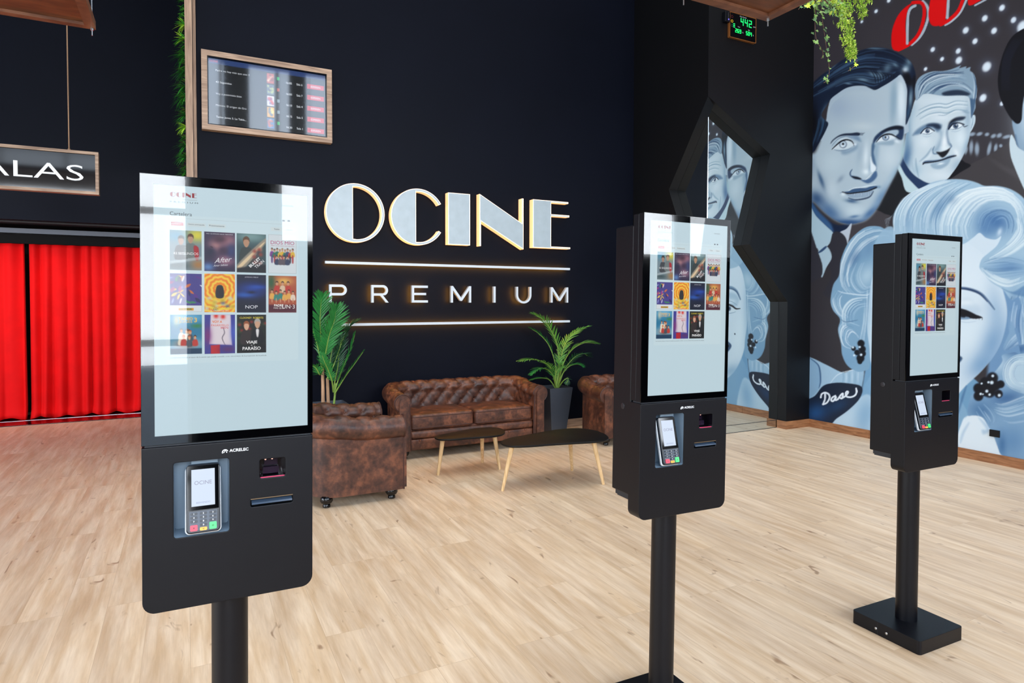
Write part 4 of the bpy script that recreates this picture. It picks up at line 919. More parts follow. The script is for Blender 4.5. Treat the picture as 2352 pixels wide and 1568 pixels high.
    tb.add(*(lambda v, f: ([(x, y, z) for x, y, z in v], f))(*plate(rrect(-tw, tw, -tl, tl, .009, 5), [], td, .003)))
    term = tb.build('card_terminal', mat('terminal_black', lin((32, 35, 42)), .28), t, bevel=0, smooth=False)
    term.location = (-.0625, .006, 1.0265); term.rotation_euler = (R(-14), 0, 0)
    b = MB(); b.add(*(lambda v, f: ([(x, y + .009, z) for x, y, z in v], f))(*plate(rrect(-tw - .0025, tw + .0025, -tl - .0022, tl - .004, .010, 5), [], .010, .003))); b.build('white_shell', mat('terminal_white', lin((214, 218, 222)), .3), term)
    b = MB(); b.box(-.034, .034, -.0006, .001, -.0270, .077); b.build('terminal_glass', BEZEL, term)
    tcol = [(.66, .76, .92)] * 4
    b = MB(); b.add([(-.0255, -.0009, -.018), (.0255, -.0009, -.018), (.0255, -.0009, .068), (-.0255, -.0009, .068)], [(0, 1, 2, 3)], 0, tcol)
    put_text(b, 'OCINE', 0, .032, w=.038, h=.009, y=-.0013, mi=0, anchor='c', bold=.04, col=(.30, .30, .45)); put_text(b, 'BIENVENIDO', 0, -.012, w=.03, h=.004, y=-.0013, mi=0, anchor='c', col=(.3, .35, .6)); b.build('terminal_display', attr_mat('terminal_screen_picture', .35, .95, .3, 0), term, paint=True)
    b = MB(); b.box(-.030, .030, -.0004, .001, -.074, -.030); b.build('keypad_bed', mat('keypad_bed_grey', lin((78, 86, 98)), .4), term)
    KEY = mat('key_black', lin((40, 45, 54)), .3)
    for r_ in range(4):
        for c_ in range(3):
            n_ = r_ * 3 + c_ + 1
            if r_ == 3 and c_ != 1: continue
            ch = str(n_) if n_ < 10 else '0'; x = (c_ - 1) * .0205; z = -.0350 - r_ * .0088
            b = MB(); b.prism(rrect(x - .0075, x + .0075, z - .0030, z + .0030, .0018, 2), 1, -.0030, 0, 0); put_text(b, ch, x, z - .0019, h=.0038, y=-.0032, mi=1, anchor='c', bold=.02); b.build('key', [KEY, WHITE], term, fixn=False)
    for nm, x, z0_, z1_, m_, g in (('cancel_key', -.0205, -.0740, -.0605, mat('key_red', lin((226, 66, 84)), .4, emis=lin((226, 66, 84)), estr=.25), 'x'), ('enter_key', .0205, -.0740, -.0575, mat('key_green', lin((70, 206, 110)), .4, emis=lin((70, 206, 110)), estr=.25), 'o'), ('clear_key', 0, -.0745, -.0670, mat('key_orange', lin((240, 160, 60)), .4, emis=lin((240, 160, 60)), estr=.25), '<')):
        b = MB(); b.prism(rrect(x - .0078, x + .0078, z0_, z1_, .002, 2), 1, -.0030, 0, 0); put_text(b, g, x, (z0_ + z1_) / 2 - .002, h=.004, y=-.0032, mi=1, anchor='c', bold=.02); b.build(nm, [m_, DARKIN], term, fixn=False)
    return t
k0 = make_kiosk()
KP = [(.0871, 1.6923, -.0064, .0068, -.0017, 'largest and nearest black ordering kiosk, in front of the brown armchair at left'),
      (1.5103, 1.6829, -.0106, .0129, -.0024, 'black ordering kiosk in the middle of the row, in front of the pillar cut-out'),
      (2.908, 1.6504, -.0244, .0004, -.0014, 'black ordering kiosk furthest right, before the portrait mural, whole base visible')]
for i, (x, y, yaw, ro, pi_, lab) in enumerate(KP):
    k = k0 if i == 0 else copy_tree(k0)
    k.matrix_world = Matrix.Translation((x, y, 0)) @ Matrix.Rotation(yaw, 4, 'Z') @ Matrix.Rotation(-pi_, 4, 'X') @ Matrix.Rotation(ro, 4, 'Y')
    k['label'] = lab

# ================================================================== leather seats
def rounded_slab(w, d, h, r, crown=0.0, n=10):
    """cushion: superellipse in plan, rounded edges, crowned top; centred, base at z=0"""
    b = MB(); vs = []; fs = []
    prof = []
    for k in range(7): a = R(-90 + 90 * k / 6); prof.append((r - r * math.cos(a), r + r * math.sin(a)))
    for k in range(7): a = R(0 + 90 * k / 6); prof.append((r - r * math.cos(a), h - r + r * math.sin(a)))
    rr_ = max(r * 1.4, .03)
    def ringp(ins):
        pts = rrect(-w / 2 + ins, w / 2 - ins, -d / 2 + ins, d / 2 - ins, max(.004, rr_ - ins), 6)
        out = []
        for i in range(len(pts)):
            a, c = pts[i], pts[(i + 1) % len(pts)]; L = math.dist(a, c); m_ = max(1, int(L / .04))
            for q in range(m_): out.append((a[0] + (c[0] - a[0]) * q / m_, a[1] + (c[1] - a[1]) * q / m_))
        return out
    N = len(ringp(0))
    rings = []
    base = ringp(0)
    for ins, z in prof: rings.append([(p[0] * (1 - ins * 2 / w), p[1] * (1 - ins * 2 / d), z) for p in base])
    for s_ in (.85, .65, .4, .15):
        q = 1 - r * 2 / w; q2 = 1 - r * 2 / d
        rings.append([(p[0] * q * s_, p[1] * q2 * s_, h + crown * (1 - s_ ** 2)) for p in base])
    for g in rings: vs += g
    for i in range(len(rings) - 1):
        for k in range(N): fs.append((i * N + k, i * N + (k + 1) % N, (i + 1) * N + (k + 1) % N, (i + 1) * N + k))
    fs.append(tuple(range((len(rings) - 1) * N, len(rings) * N))); fs.append(tuple(range(N - 1, -1, -1)))
    b.add(vs, fs); return b, base
PIPE = mat('leather_piping', lin((66, 38, 30)), .5)
BUT = leather_mat('button_leather', (60, 34, 26), (96, 56, 40), (130, 78, 54))
def chesterfield(lab, cat, name, loc, rotz, Wd, D, zback, zarm, nseat, group=None, r=.083):
    t = thing(name, loc, lab, cat, rotz, group)
    over = .065; th = r * 2 - over; xi = Wd / 2 - (r * 2); yi = D / 2 - (r * 2)
    cr_ = .13
    # inner face path: left arm front -> back -> right arm front
    path = []; 
    def addp(x, y, nx, ny): path.append((x, y, nx, ny))
    n1 = int((D / 2 + yi - cr_) / .0125)
    for k in range(n1): addp(-xi, -D / 2 + .02 + (yi - cr_ + D / 2 - .02) * k / n1, -1, 0)
    for k in range(16): a = R(180 - 90 * k / 16); addp(-xi + cr_ + cr_ * math.cos(a), yi - cr_ + cr_ * math.sin(a), math.cos(a), math.sin(a))
    n2 = int((2 * (xi - cr_)) / .0125)
    for k in range(n2): addp(-xi + cr_ + 2 * (xi - cr_) * k / n2, yi, 0, 1)
    for k in range(17): a = R(90 - 90 * k / 16); addp(xi - cr_ + cr_ * math.cos(a), yi - cr_ + cr_ * math.sin(a), math.cos(a), math.sin(a))
    for k in range(1, n1 + 1): addp(xi, yi - cr_ - (yi - cr_ + D / 2 - .02) * k / n1, 1, 0)
    S = [0]
    for i in range(1, len(path)): S.append(S[-1] + math.dist(path[i][:2], path[i - 1][:2]))
    tot = S[-1]; ds = tot / round(tot / .148); dt = .088
    def height(i):
        y = path[i][1]; u = min(1, max(0, (y - (yi - .34)) / .30)); u = u * u * (3 - 2 * u); return zarm + (zback - zarm) * u
    zs = .27
    def profile(zt):
        P = []; zc = zt - r; ox = r * .92
        nst = 16
        for k in range(nst): u = k / nst; P.append((0.0 + .012 * u, zs + (zc - zs) * u, 1))
        for k in range(24): a = R(180 - 252 * k / 23); P.append((ox + .012 * 0 + r * math.cos(a) * .97, zc + r * math.sin(a), 1 if k < 13 else 0))
        xe = P[-1][0]; ze = P[-1][1]
        for k in range(1, 9): u = k / 8; P.append((xe + (th - xe) * min(1, u * 3), ze - .008 + (.085 - ze) * u, 0))
        return P
    P0 = profile(zback); NP = len(P0); vs = []; fs = []; cen = []
    tl = [0]
    for j in range(1, NP): tl.append(tl[-1] + math.dist(P0[j][:2], P0[j - 1][:2]))
    buttons = []
    for i, (x, y, nx, ny) in enumerate(path):
        P = profile(height(i))
        for j, (o_, z, tf) in enumerate(P):
            jj = min(NP - 1, j + 1); j0 = max(0, j - 1); tx, tz = P[jj][0] - P[j0][0], P[jj][1] - P[j0][1]; L = math.hypot(tx, tz) or 1
            no, nz = -tz / L, tx / L          # points into the seat / up over the roll
            dsp = 0
            if tf or (tl[j] < .50 and j < 32):
                p = S[i] / ds + tl[j] / (2 * dt); q = S[i] / ds - tl[j] / (2 * dt)
                bul = (abs(math.sin(PI * p)) * abs(math.sin(PI * q))) ** .32
                fade = min(1, S[i] / .05, (tot - S[i]) / .05) * (1 if j < 26 else max(0, (32 - j) / 6))
                dsp = (.020 * bul - .009) * fade
                pd, qd = p - round(p), q - round(q); dsp -= .014 * math.exp(-(pd * pd + qd * qd) * 60) * fade
            elif 30 < j: dsp = .002 * math.sin(S[i] * 21)
            o2 = o_ + no * dsp; z2 = z + nz * dsp
            vs.append((x + nx * o2, y + ny * o2, z2))
    for i in range(len(path) - 1):
        for j in range(NP - 1): a = i * NP + j; fs.append((a, a + 1, a + NP + 1, a + NP))
    fs.append(tuple(range(NP))[::-1]); fs.append(tuple((len(path) - 1) * NP + j for j in range(NP)))
    b = MB(); b.add(vs, fs); me = b.mesh('upholstered_back_and_arms')
    bm = bmesh.new(); bm.from_mesh(me); bmesh.ops.recalc_face_normals(bm, faces=bm.faces); bm.to_mesh(me); bm.free()
    link('back_and_arms', me, t, LEATHER, smooth=True); autosmooth(me, 60)
    # buttons at the lattice points
    bm_ = MB(); bm_.ball((0, 0, 0), .0115, 6); bme = bm_.mesh('button'); bme.polygons.foreach_set('use_smooth', [True] * len(bme.polygons)); bme.materials.append(BUT)
    for row in range(1, 5):
        tt = row * dt
        if tt > tl[27]: break
        j = min(range(NP), key=lambda q_: abs(tl[q_] - tt))
        K_ = int(tot / ds) + 1
        for k in range(K_ + 1):
            s_ = (k + .5 * (row % 2)) * ds
            if s_ < .06 or s_ > tot - .06: continue
            i = min(range(len(S)), key=lambda q_: abs(S[q_] - s_)); v = vs[i * NP + j]
            if v[2] < .40: continue
            o = bpy.data.objects.new('button', bme); C.objects.link(o); o.parent = t; o.location = v
    # scroll fronts
    for sgn in (-1, 1):
        i = 0 if sgn < 0 else len(path) - 1
        P = profile(height(i)); x0 = -xi if sgn < 0 else xi
        out = [(x0 + sgn * p[0], p[1]) for p in P]; out = [(x0 + sgn * .0, .085)] + out
        b = MB(); b.prism(out, 1, -D / 2 + .004, -D / 2 + .024); fr_ = b.build('arm_front', LEATHER, t, bevel=.004, merge=True)
        pp = [Vector((x0 + sgn * p[0], -D / 2 + .006, p[1])) for p in P]
        b = MB(); b.tube([(x0, -D / 2 + .006, .09)] + pp, .0065, 8); b.build('piping', PIPE, fr_, smooth=True)
        ox = r * .92; zc = zarm - r; rr2 = r * .55
        cxs = x0 + sgn * (ox - .004)
        o2 = [(cxs - .042, .095), (cxs + .042, .095)] + [(cxs + (.042 + (rr2 - .042) * max(0, math.sin(R(a)))) * math.cos(R(a)) * 1.0, zc + rr2 * math.sin(R(a))) for a in range(0, 181, 15)]
        b = MB(); b.prism(o2, 1, -D / 2 - .012, -D / 2 + .006); b.build('front_panel', LEATHER, fr_, bevel=.006, seg=3)
    # seat: deck, apron, cushions
    b = MB(); b.box(-xi - .005, xi + .005, -D / 2 + .045, yi + .02, .10, .285); b.build('seat_deck', LEATHER, t)
    sl, _ = rounded_slab(2 * xi + .01, .06, .105, .018); o = sl.build('apron_lower', LEATHER, t, smooth=True, loc=(0, -D / 2 + .045, .085))
    sl, _ = rounded_slab(2 * xi + .01, .07, .075, .026); o = sl.build('apron_upper', LEATHER, t, smooth=True, loc=(0, -D / 2 + .045, .193))
    nb = max(3, round(2 * xi / .2))
    for k in range(nb):
        o = bpy.data.objects.new('button', bme); C.objects.link(o); o.parent = t; o.location = (-xi + (k + .5) * 2 * xi / nb, -D / 2 + .016, .178)
    cw = (2 * xi) / nseat
    for k in range(nseat):
        dd = D / 2 + yi - .03
        sl, base = rounded_slab(cw - .006, dd, .155, .030, .016); cx_ = -xi + cw * (k + .5); cy_ = -D / 2 + .022 + dd / 2
        cu = sl.build('seat_cushion', LEATHER, t, smooth=True, loc=(cx_, cy_, .268))
        b = MB()
        for zz in (.026, .131):
            q = [Vector((p[0] * (1 - .004 / cw), p[1], zz)) for p in base]; b.tube(q + [q[0]], .005, 6, cap=False)
        b.build('cushion_piping', PIPE, cu, smooth=True)
    for sx in (-1, 1):
        for sy in (-1, 1):
            b = MB(); b.lathe([(.023, 0), (.028, .004), (.028, .018), (.023, .026), (.038, .034), (.047, .050), (.045, .072), (.034, .086)], (sx * (Wd / 2 - .125), (D / 2 - .19) if sy > 0 else -(D / 2 - .085)), 20); b.build('foot', mat('black_lacquer_foot', lin((14, 13, 14)), .15), t, smooth=True)
    return t
chesterfield('two-seat brown tufted leather sofa against the dark wall under the sign', 'sofa', 'leather_sofa', (2.535, 6.115, 0), 0, 1.655, .69, .672, .625, 2)
GA = 'brown tufted leather armchairs'
chesterfield('brown tufted leather armchair seen from its side, beside the nearest kiosk', 'armchair', 'leather_armchair', (1.085, 5.035, 0), R(90), .86, .76, .665, .635, 1, GA)
chesterfield('brown leather armchair mostly hidden behind the middle kiosk', 'armchair', 'leather_armchair', (4.245, 5.725, 0), R(-3), .93, .70, .665, .615, 1, GA)

# ================================================================== coffee tables
def coffee_table(lab, px, z, legs):
    """top outline measured on the photo, legs as (foot x, foot y, top x, top y)"""
    pts = [at(p[0], p[1], 2, z) for p in px]; cx = sum(p.x for p in pts) / len(pts); cy = sum(p.y for p in pts) / len(pts)
    t = thing('coffee_table', (cx, cy, 0), lab, 'coffee table', group='black-topped three-legged coffee tables')
    q = Paint.spline([(p.x - cx, p.y - cy) for p in pts], 5, True); q = [(float(a[0]), float(a[1])) for a in q]
    ar = sum(q[i][0] * q[(i + 1) % len(q)][1] - q[(i + 1) % len(q)][0] * q[i][1] for i in range(len(q)))
    if ar < 0: q = q[::-1]
    b = MB(); n = len(q); prof = [(.030, -.018), (.010, -.017), (.002, -.012), (0, -.006), (.002, -.001), (.006, 0)]
    R_ = [[(p[0] * (1 - i_ / .35), p[1] * (1 - i_ / .35), z + zz) for p in q] for i_, zz in prof]
    vs = [v for g in R_ for v in g]; fs = [(i * n + k, i * n + (k + 1) % n, (i + 1) * n + (k + 1) % n, (i + 1) * n + k) for i in range(len(prof) - 1) for k in range(n)]
    fs += [tuple(range(n - 1, -1, -1)), tuple(range((len(prof) - 1) * n, len(prof) * n))]
    b.add(vs, fs); b.build('tabletop', mat('matt_black_tabletop', lin((11, 11, 13)), .5, spec=.3), t, smooth=True)
    for (fx, fy, tx, ty) in legs:
        b = MB(); b.tube([(fx - cx, fy - cy, 0.0), (tx - cx, ty - cy, z - .018)], [.0125, .0205], 16); b.build('leg', TLEG, t, smooth=True)
        b = MB(); b.lathe([(.03, z - .022), (.03, z - .017)], (tx - cx, ty - cy), 14); b.build('leg_plate', BLACK, t)
def Z5(zx, zy): return (700 + zx / 3.015, 680 + zy / 3.015)
def legp(foot, top, z): a = at(*foot, 2, 0.004); return a, top
z2 = .375
def lg(f, tpx, z, inn):
    """leg: foot pixel on the floor, top pixel column just under the top; the top end lies inward of the foot"""
    a = at(*f, 2, 0); return a
T2 = [Z5(*p) for p in ((1353, 1014), (1378, 993), (1440, 975), (1540, 957), (1660, 935), (1780, 918), (1900, 913), (2000, 925), (2075, 950), (2105, 978), (2080, 995), (1990, 1005), (1850, 1013), (1700, 1022), (1540, 1034), (1410, 1035))]
def legs_for(z, feet, tops):
    out = []
    for f, tp in zip(feet, tops):
        a = at(f[0], f[1], 2, 0.0); b_ = at(tp[0], tp[1], 2, z - .018)
        # the leg's upper end sits under the top: keep its pixel column, take its depth between the two readings
        d = ray(tp[0], tp[1]); s = (z - .018 - 1.5) / d.z; 
        out.append((a.x, a.y, b_.x, b_.y))
    return out
def leg_top(f, px, z, dy):
    a = at(f[0], f[1], 2, 0.0); y = a.y + dy; p = at(px, 900, 1, y); 
    # point at height z on the vertical plane through the pixel column
    d = ray(px, 1000); s = y / d.y; return (a.x, a.y, d.x * s, y)
T1 = [Z5(*p) for p in ((899, 972), (930, 960), (1050, 936), (1170, 914), (1280, 905), (1360, 914), (1388, 937), (1368, 955), (1290, 967), (1150, 977), (1030, 988), (940, 989), (908, 983))]
coffee_table('larger black-topped coffee table, nearer, with pale wooden legs', T2, z2, [leg_top((1154, 1127), 1176, z2, -.02), leg_top((1314, 1080), 1309, z2, -.17), leg_top((1386, 1112), 1363, z2, .06)])
coffee_table('smaller and lower black-topped coffee table directly in front of the sofa', T1, .335, [leg_top((1006, 1091), 1017, .335, .0), leg_top((1108, 1062), 1107, .335, -.13), leg_top((1148, 1078), 1135, .335, .05)])

# ================================================================== potted palms
FR = [mat('palm_bright_green', lin((92, 150, 66)), .42, noise=.22, nscale=14), mat('palm_deep_green', lin((44, 124, 58)), .42, noise=.25, nscale=14), mat('palm_shadow_green', lin((30, 74, 44)), .45, noise=.25, nscale=14), mat('palm_stem', lin((126, 158, 70)), .5)]
for m_ in FR[:3]: m_.node_tree.nodes['Principled BSDF'].inputs['Subsurface Weight'].default_value = 0
def frond(parent, pts, nl, L, wid, mi, ang=50, droop=.25, seed=1, name='frond', side=None, start=.22):
    rd = random.Random(seed); q = Paint.spline([tuple(p) for p in pts], 8); q = [Vector([float(c) for c in a]) for a in q]
    b = MB(); n = len(q)
    b.tube(q, [.0065 * (1 - .8 * i / (n - 1)) + .0012 for i in range(n)], 6, mi=3)
    for k in range(nl):
        u = start + (1 - start) * k / (nl - 1); f = u * (n - 1); i = min(n - 2, int(f)); p = q[i].lerp(q[i + 1], f - i); d = (q[i + 1] - q[i]).normalized()
        sd = d.cross(Vector((0, 0, 1)))
        if side is not None: sd = Vector(side) - d * d.dot(Vector(side))
        if sd.length < .05: sd = Vector((1, 0, 0))
        sd.normalize(); up = sd.cross(d).normalized()
        ln = L * (math.sin(PI * (.12 + .80 * (u - start) / (1 - start))) ** .7) * rd.uniform(.9, 1.08)
        for s_ in (-1, 1):
            a = R(ang * (1 - .45 * u) + rd.uniform(-6, 6)); dr = d * math.cos(a) + sd * (s_ * math.sin(a)) + up * rd.uniform(.02, .22)
            leaf(b, p + d * rd.uniform(-.004, .004), dr, ln, wid, mi, up=up, fold=.4, n=4, droop=droop * ln / .2)
    # tip
    leaf(b, q[-1], (q[-1] - q[-2]), L * .35, wid, mi, n=3, droop=.1)
    return b.build(name, FR, parent, fixn=False)
def planter(t, w0, w1, h, col, x=0, y=0):
    b = MB(); pr = [(w0 / 2, 0), (w1 / 2, h), (w1 / 2 - .014, h), (w1 / 2 - .016, h - .05)]
    vs = []
    for (r, z) in pr: vs += [(x - r, y - r, z), (x + r, y - r, z), (x + r, y + r, z), (x - r, y + r, z)]
    fs = [(i * 4 + k, i * 4 + (k + 1) % 4, (i + 1) * 4 + (k + 1) % 4, (i + 1) * 4 + k) for i in range(len(pr) - 1) for k in range(4)] + [(3, 2, 1, 0)]
    b.add(vs, fs); b.build('planter', col, t, bevel=.0025)
    b = MB(); r = w1 / 2 - .017; b.box(x - r, x + r, y - r, y + r, h - .06, h - .045); b.build('soil', mat('dark_soil', lin((40, 34, 30)), .9, noise=.4, nscale=60, bump=.5), t)
POTC = mat('grey_metallic_planter', lin((74, 80, 90)), .35, .25)
# right palm: positions measured on the photo at about its own distance
px_, py_ = 3.755, 6.29
t = thing('potted_palm', (px_, py_, 0), 'green palm in a tall grey tapered planter right of the sofa', 'potted plant')
planter(t, .19, .30, .525, POTC)
def palm(t, ox, oy, y0, specs):
    for k, (pix, dys, L, wd, mi, nl, dr) in enumerate(specs):
        pts = []
        for (a, c), dy in zip(pix, dys):
            p = at(a, c, 1, y0 + dy); pts.append((p.x - ox, min(p.y, YS - .045) - oy, p.z))
        frond(t, pts, nl, L, wd, mi, seed=k + int(ox * 10), droop=dr, side=(1, 0.15, 0) if abs(pts[-1][0] - pts[0][0]) < .12 else None)
palm(t, px_, py_, 6.22, [
    (((1277, 890), (1284, 830), (1276, 780), (1252, 738), (1228, 722)), (0, 0, 0, -.04, -.07), .17, .0075, 0, 30, .15),
    (((1275, 890), (1276, 840), (1262, 795), (1240, 768), (1222, 756)), (0, .03, .06, .08, .1), .14, .007, 1, 24, .15),
    (((1280, 890), (1287, 835), (1298, 790), (1322, 762), (1350, 750)), (0, .0, .05, .1, .12), .15, .0075, 0, 26, .2),
    (((1282, 890), (1292, 840), (1312, 805), (1340, 788), (1366, 788)), (0, -.05, -.10, -.16, -.2), .18, .0075, 0, 28, .25),
    (((1276, 890), (1268, 850), (1250, 832), (1222, 825), (1197, 829)), (0, -.05, -.12, -.18, -.22), .15, .0075, 0, 28, .3),
    (((1276, 890), (1270, 862), (1256, 848), (1240, 846), (1222, 858)), (0, -.08, -.14, -.2, -.24), .12, .007, 1, 22, .3),
    (((1280, 890), (1290, 862), (1306, 842), (1325, 836), (1336, 840)), (0, -.06, -.10, -.14, -.18), .11, .006, 1, 22, .3),
    (((1282, 890), (1296, 850), (1318, 822), (1338, 812), (1348, 816)), (0, .04, .08, .12, .14), .15, .007, 2, 24, .25),
    (((1279, 890), (1282, 850), (1288, 818), (1296, 800), (1306, 790)), (0, .05, .1, .14, .16), .14, .007, 2, 22, .2),
    (((1275, 890), (1262, 872), (1248, 868), (1232, 869), (1218, 873)), (0, .02, .05, .08, .1), .08, .005, 1, 20, .2),
    (((1277, 890), (1274, 868), (1280, 850), (1286, 842), (1284, 832)), (0, -.1, -.14, -.16, -.16), .11, .006, 0, 20, .3),
    (((1283, 890), (1294, 874), (1304, 868), (1304, 875), (1300, 880)), (0, -.08, -.1, -.12, -.14), .06, .005, 2, 14, .2)])
# left palm, behind the armchair
px_, py_ = 1.215, 6.225
t = thing('potted_palm', (px_, py_, 0), 'tall palm with woody stems behind the left armchair', 'potted plant')
planter(t, .21, .31, .525, POTC)
TRK = mat('palm_trunk_bark', lin((176, 138, 108)), .8, noise=.35, nscale=22, bump=.3, bscale=50, stretch=(1, 1, .25))
for (a, c, e_, g, r_) in ((742, 925, 741, 846, .017), (754, 928, 752, 868, .017)):
    p, q_ = at(a, c, 1, 6.18), at(e_, g, 1, 6.18); b = MB()
    pts = [(p.x - px_, 6.18 - py_, .47)] + [(p.x - px_ + (q_.x - p.x) * k / 6, 6.18 - py_, p.z + (q_.z - p.z) * k / 6) for k in range(7)]
    b.tube(pts, [r_ * (1 + .06 * (k % 2)) * (1 - .03 * k) for k in range(8)], 12); b.build('trunk', TRK, t, smooth=True)
b = MB(); p, q_ = at(767, 928, 1, 6.18), at(772, 880, 1, 6.18); b.tube([(p.x - px_, 6.18 - py_, .47), (p.x - px_, 6.18 - py_, p.z), (q_.x - px_, 6.18 - py_, q_.z)], [.013, .011, .008], 10); b.build('green_stem', FR[3], t, smooth=True)
palm(t, px_, py_, 6.16, [
    (((741, 846), (738, 790), (735, 740), (737, 700), (739, 680)), (0, -.02, -.04, -.06, -.08), .17, .009, 1, 34, .12),
    (((741, 850), (748, 810), (756, 770), (768, 735), (771, 708)), (0, -.06, -.1, -.14, -.16), .20, .009, 1, 34, .12),
    (((740, 850), (733, 810), (724, 775), (716, 750), (708, 735)), (0, -.03, -.03, -.03, -.03), .16, .009, 1, 28, .2),
    (((752, 870), (770, 830), (788, 780), (802, 752), (818, 738)), (0, .04, .07, .08, .09), .15, .008, 2, 26, .2),
    (((768, 900), (778, 870), (790, 840), (804, 806), (815, 768)), (0, .0, .0, .0, .0), .11, .008, 1, 26, .1),
    (((768, 905), (780, 885), (796, 860), (814, 836), (834, 808)), (0, -.04, -.07, -.1, -.12), .10, .008, 1, 26, .1),
    (((766, 900), (762, 872), (754, 850), (746, 832), (740, 816)), (0, -.1, -.14, -.18, -.2), .12, .008, 1, 26, .3),
    (((766, 900), (770, 870), (776, 840), (780, 800), (786, 770)), (0, .04, .06, .07, .08), .14, .008, 2, 26, .1),
    (((741, 850), (735, 860), (728, 848), (720, 840), (712, 838)), (0, -.06, -.1, -.12, -.14), .14, .008, 1, 20, .4),
    (((752, 870), (758, 835), (764, 800), (772, 775), (784, 760)), (0, .05, .07, .08, .08), .14, .008, 2, 24, .2)])

# ================================================================== ivy and flowering trailer hanging at the upper right
IV = [mat('ivy_green', lin((128, 166, 88)), .5, noise=.25, nscale=30), mat('ivy_grey_green', lin((96, 134, 84)), .5, noise=.3, nscale=30), mat('ivy_lime', lin((186, 204, 66)), .5, noise=.2, nscale=30), mat('ivy_stem_brown', lin((110, 84, 66)), .7)]
def ivy_leaf(b, p, d, nrm, s, mi):
    d = d.normalized(); n_ = (nrm - d * nrm.dot(d)).normalized(); sd = d.cross(n_)
    o = [(0, 0), (.35, -.12), (.55, .18), (.30, .38), (.42, .72), (.10, .62), (0, 1.05), (-.10, .62), (-.42, .72), (-.30, .38), (-.55, .18), (-.35, -.12)]
    vs = [p + sd * (x * s) + d * (y * s) + n_ * (abs(x) * .35 * s) for x, y in o] + [p + d * (.35 * s)]
    b.add(vs, [(i, (i + 1) % 12, 12) for i in range(12)], mi)
YI = 3.0
def strand(b, px, mis, s, gap, seed, spread=.015, y=YI):
    rd = random.Random(seed); q = Paint.spline([tuple(at(a, c, 1, y)) for a, c in px], 8); q = [Vector([float(c) for c in a]) for a in q]
    b.tube(q, .0016, 5, mi=3); acc = 0
    for i in range(len(q) - 1):
        L = (q[i + 1] - q[i]).length; acc += L
        while acc > gap:
            acc -= gap; p = q[i] + Vector((rd.uniform(-spread, spread), rd.uniform(-spread, spread), rd.uniform(-.01, .01)))
            ivy_leaf(b, p, Vector((rd.uniform(-1, 1), rd.uniform(-.6, .4), rd.uniform(-1, .3))), Vector((rd.uniform(-.5, .3), -1, rd.uniform(-.1, .7))), s * rd.uniform(.7, 1.15), rd.choice(mis))
p0 = at(1890, 0, 1, YI)
ti = thing('ivy_garland', (0, 0, 0), 'trailing artificial ivy with a long thin strand of pale green leaves', 'hanging plant')
b = MB(); strand(b, ((1886, -60), (1886, 0), (1889, 45), (1896, 95), (1905, 160), (1898, 185), (1892, 190)), (0, 0, 0, 1), .030, .026, 1, .018)
strand(b, ((1872, -60), (1874, 0), (1872, 50), (1875, 90), (1890, 120), (1886, 135)), (0, 1), .030, .03, 2, .016)
b.build('long_strand', IV, ti, fixn=False)
b = MB()
rd = random.Random(9)
for k in range(150):
    a, c = rd.uniform(1850, 1945), rd.uniform(-40, 50)
    if c > 12 and a < 1868: continue
    if c > 30 and rd.random() < .5: continue
    ivy_leaf(b, at(a, c, 1, YI + rd.uniform(-.12, .1)), Vector((rd.uniform(-1, 1), rd.uniform(-.6, .4), rd.uniform(-1, .3))), Vector((rd.uniform(-.5, .5), -1, rd.uniform(-.2, .8))), .034 * rd.uniform(.7, 1.2), rd.choice((0, 0, 1, 1, 2)))
strand(b, ((1900, -60), (1860, 2), (1842, 12), (1834, 22)), (1, 0), .032, .03, 4, .012)
b.build('leaf_cluster', IV, ti, fixn=False)['kind'] = 'stuff'
tf = thing('flowering_garland', (0, 0, 0), 'bright lime-green flowering trailer hanging beside the ivy', 'hanging plant')
b = MB()
def sprig(b, px, w, n, seed):
    rd = random.Random(seed); q = Paint.spline([tuple(at(a, c, 1, YI - .2)) for a, c in px], 8); q = [Vector([float(c) for c in a]) for a in q]; b.tube(q, .0016, 5, mi=0)
    for k in range(n):
        u = rd.random(); f = u * (len(q) - 1); i = min(len(q) - 2, int(f)); p = q[i].lerp(q[i + 1], f - i); r_ = w * (1 - .55 * u) * rd.random() ** .5; a = rd.uniform(0, 2 * PI)
        c = p + Vector((r_ * math.cos(a), r_ * .7 * math.sin(a), rd.uniform(-.02, .01)))
        if rd.random() < .35: b.tube([p, c], .0009, 4, mi=0)
        for _ in range(5): leaf(b, c, Vector((rd.uniform(-1, 1), rd.uniform(-1, 1), rd.uniform(-1, 1))), rd.uniform(.009, .016), .0035, rd.choice((0, 1, 1, 2)), n=2, droop=.1)
LM = [mat('trailer_lime', lin((150, 192, 52)), .5), mat('trailer_bright', lin((206, 226, 110)), .5), mat('trailer_green', lin((108, 158, 44)), .5)]
sprig(b, ((1935, -60), (1938, 0), (1942, 40), (1946, 80), (1952, 105), (1955, 132)), .085, 520, 3); b.build('main_spray', LM, tf, fixn=False)['kind'] = 'stuff'
b = MB(); sprig(b, ((1960, -60), (1970, -10), (1978, 15), (1984, 38)), .07, 190, 5); sprig(b, ((1980, -60), (1992, -10), (2000, 2)), .04, 60, 6); b.build('side_spray', LM, tf, fixn=False)['kind'] = 'stuff'
b = MB(); strand(b, ((1950, -20), (1952, 60), (1960, 120), (1968, 140), (1962, 152), (1948, 163)), (2, 2, 0), .030, .055, 7, .008, YI - .2); b.build('trailing_leaves', IV, tf, fixn=False)
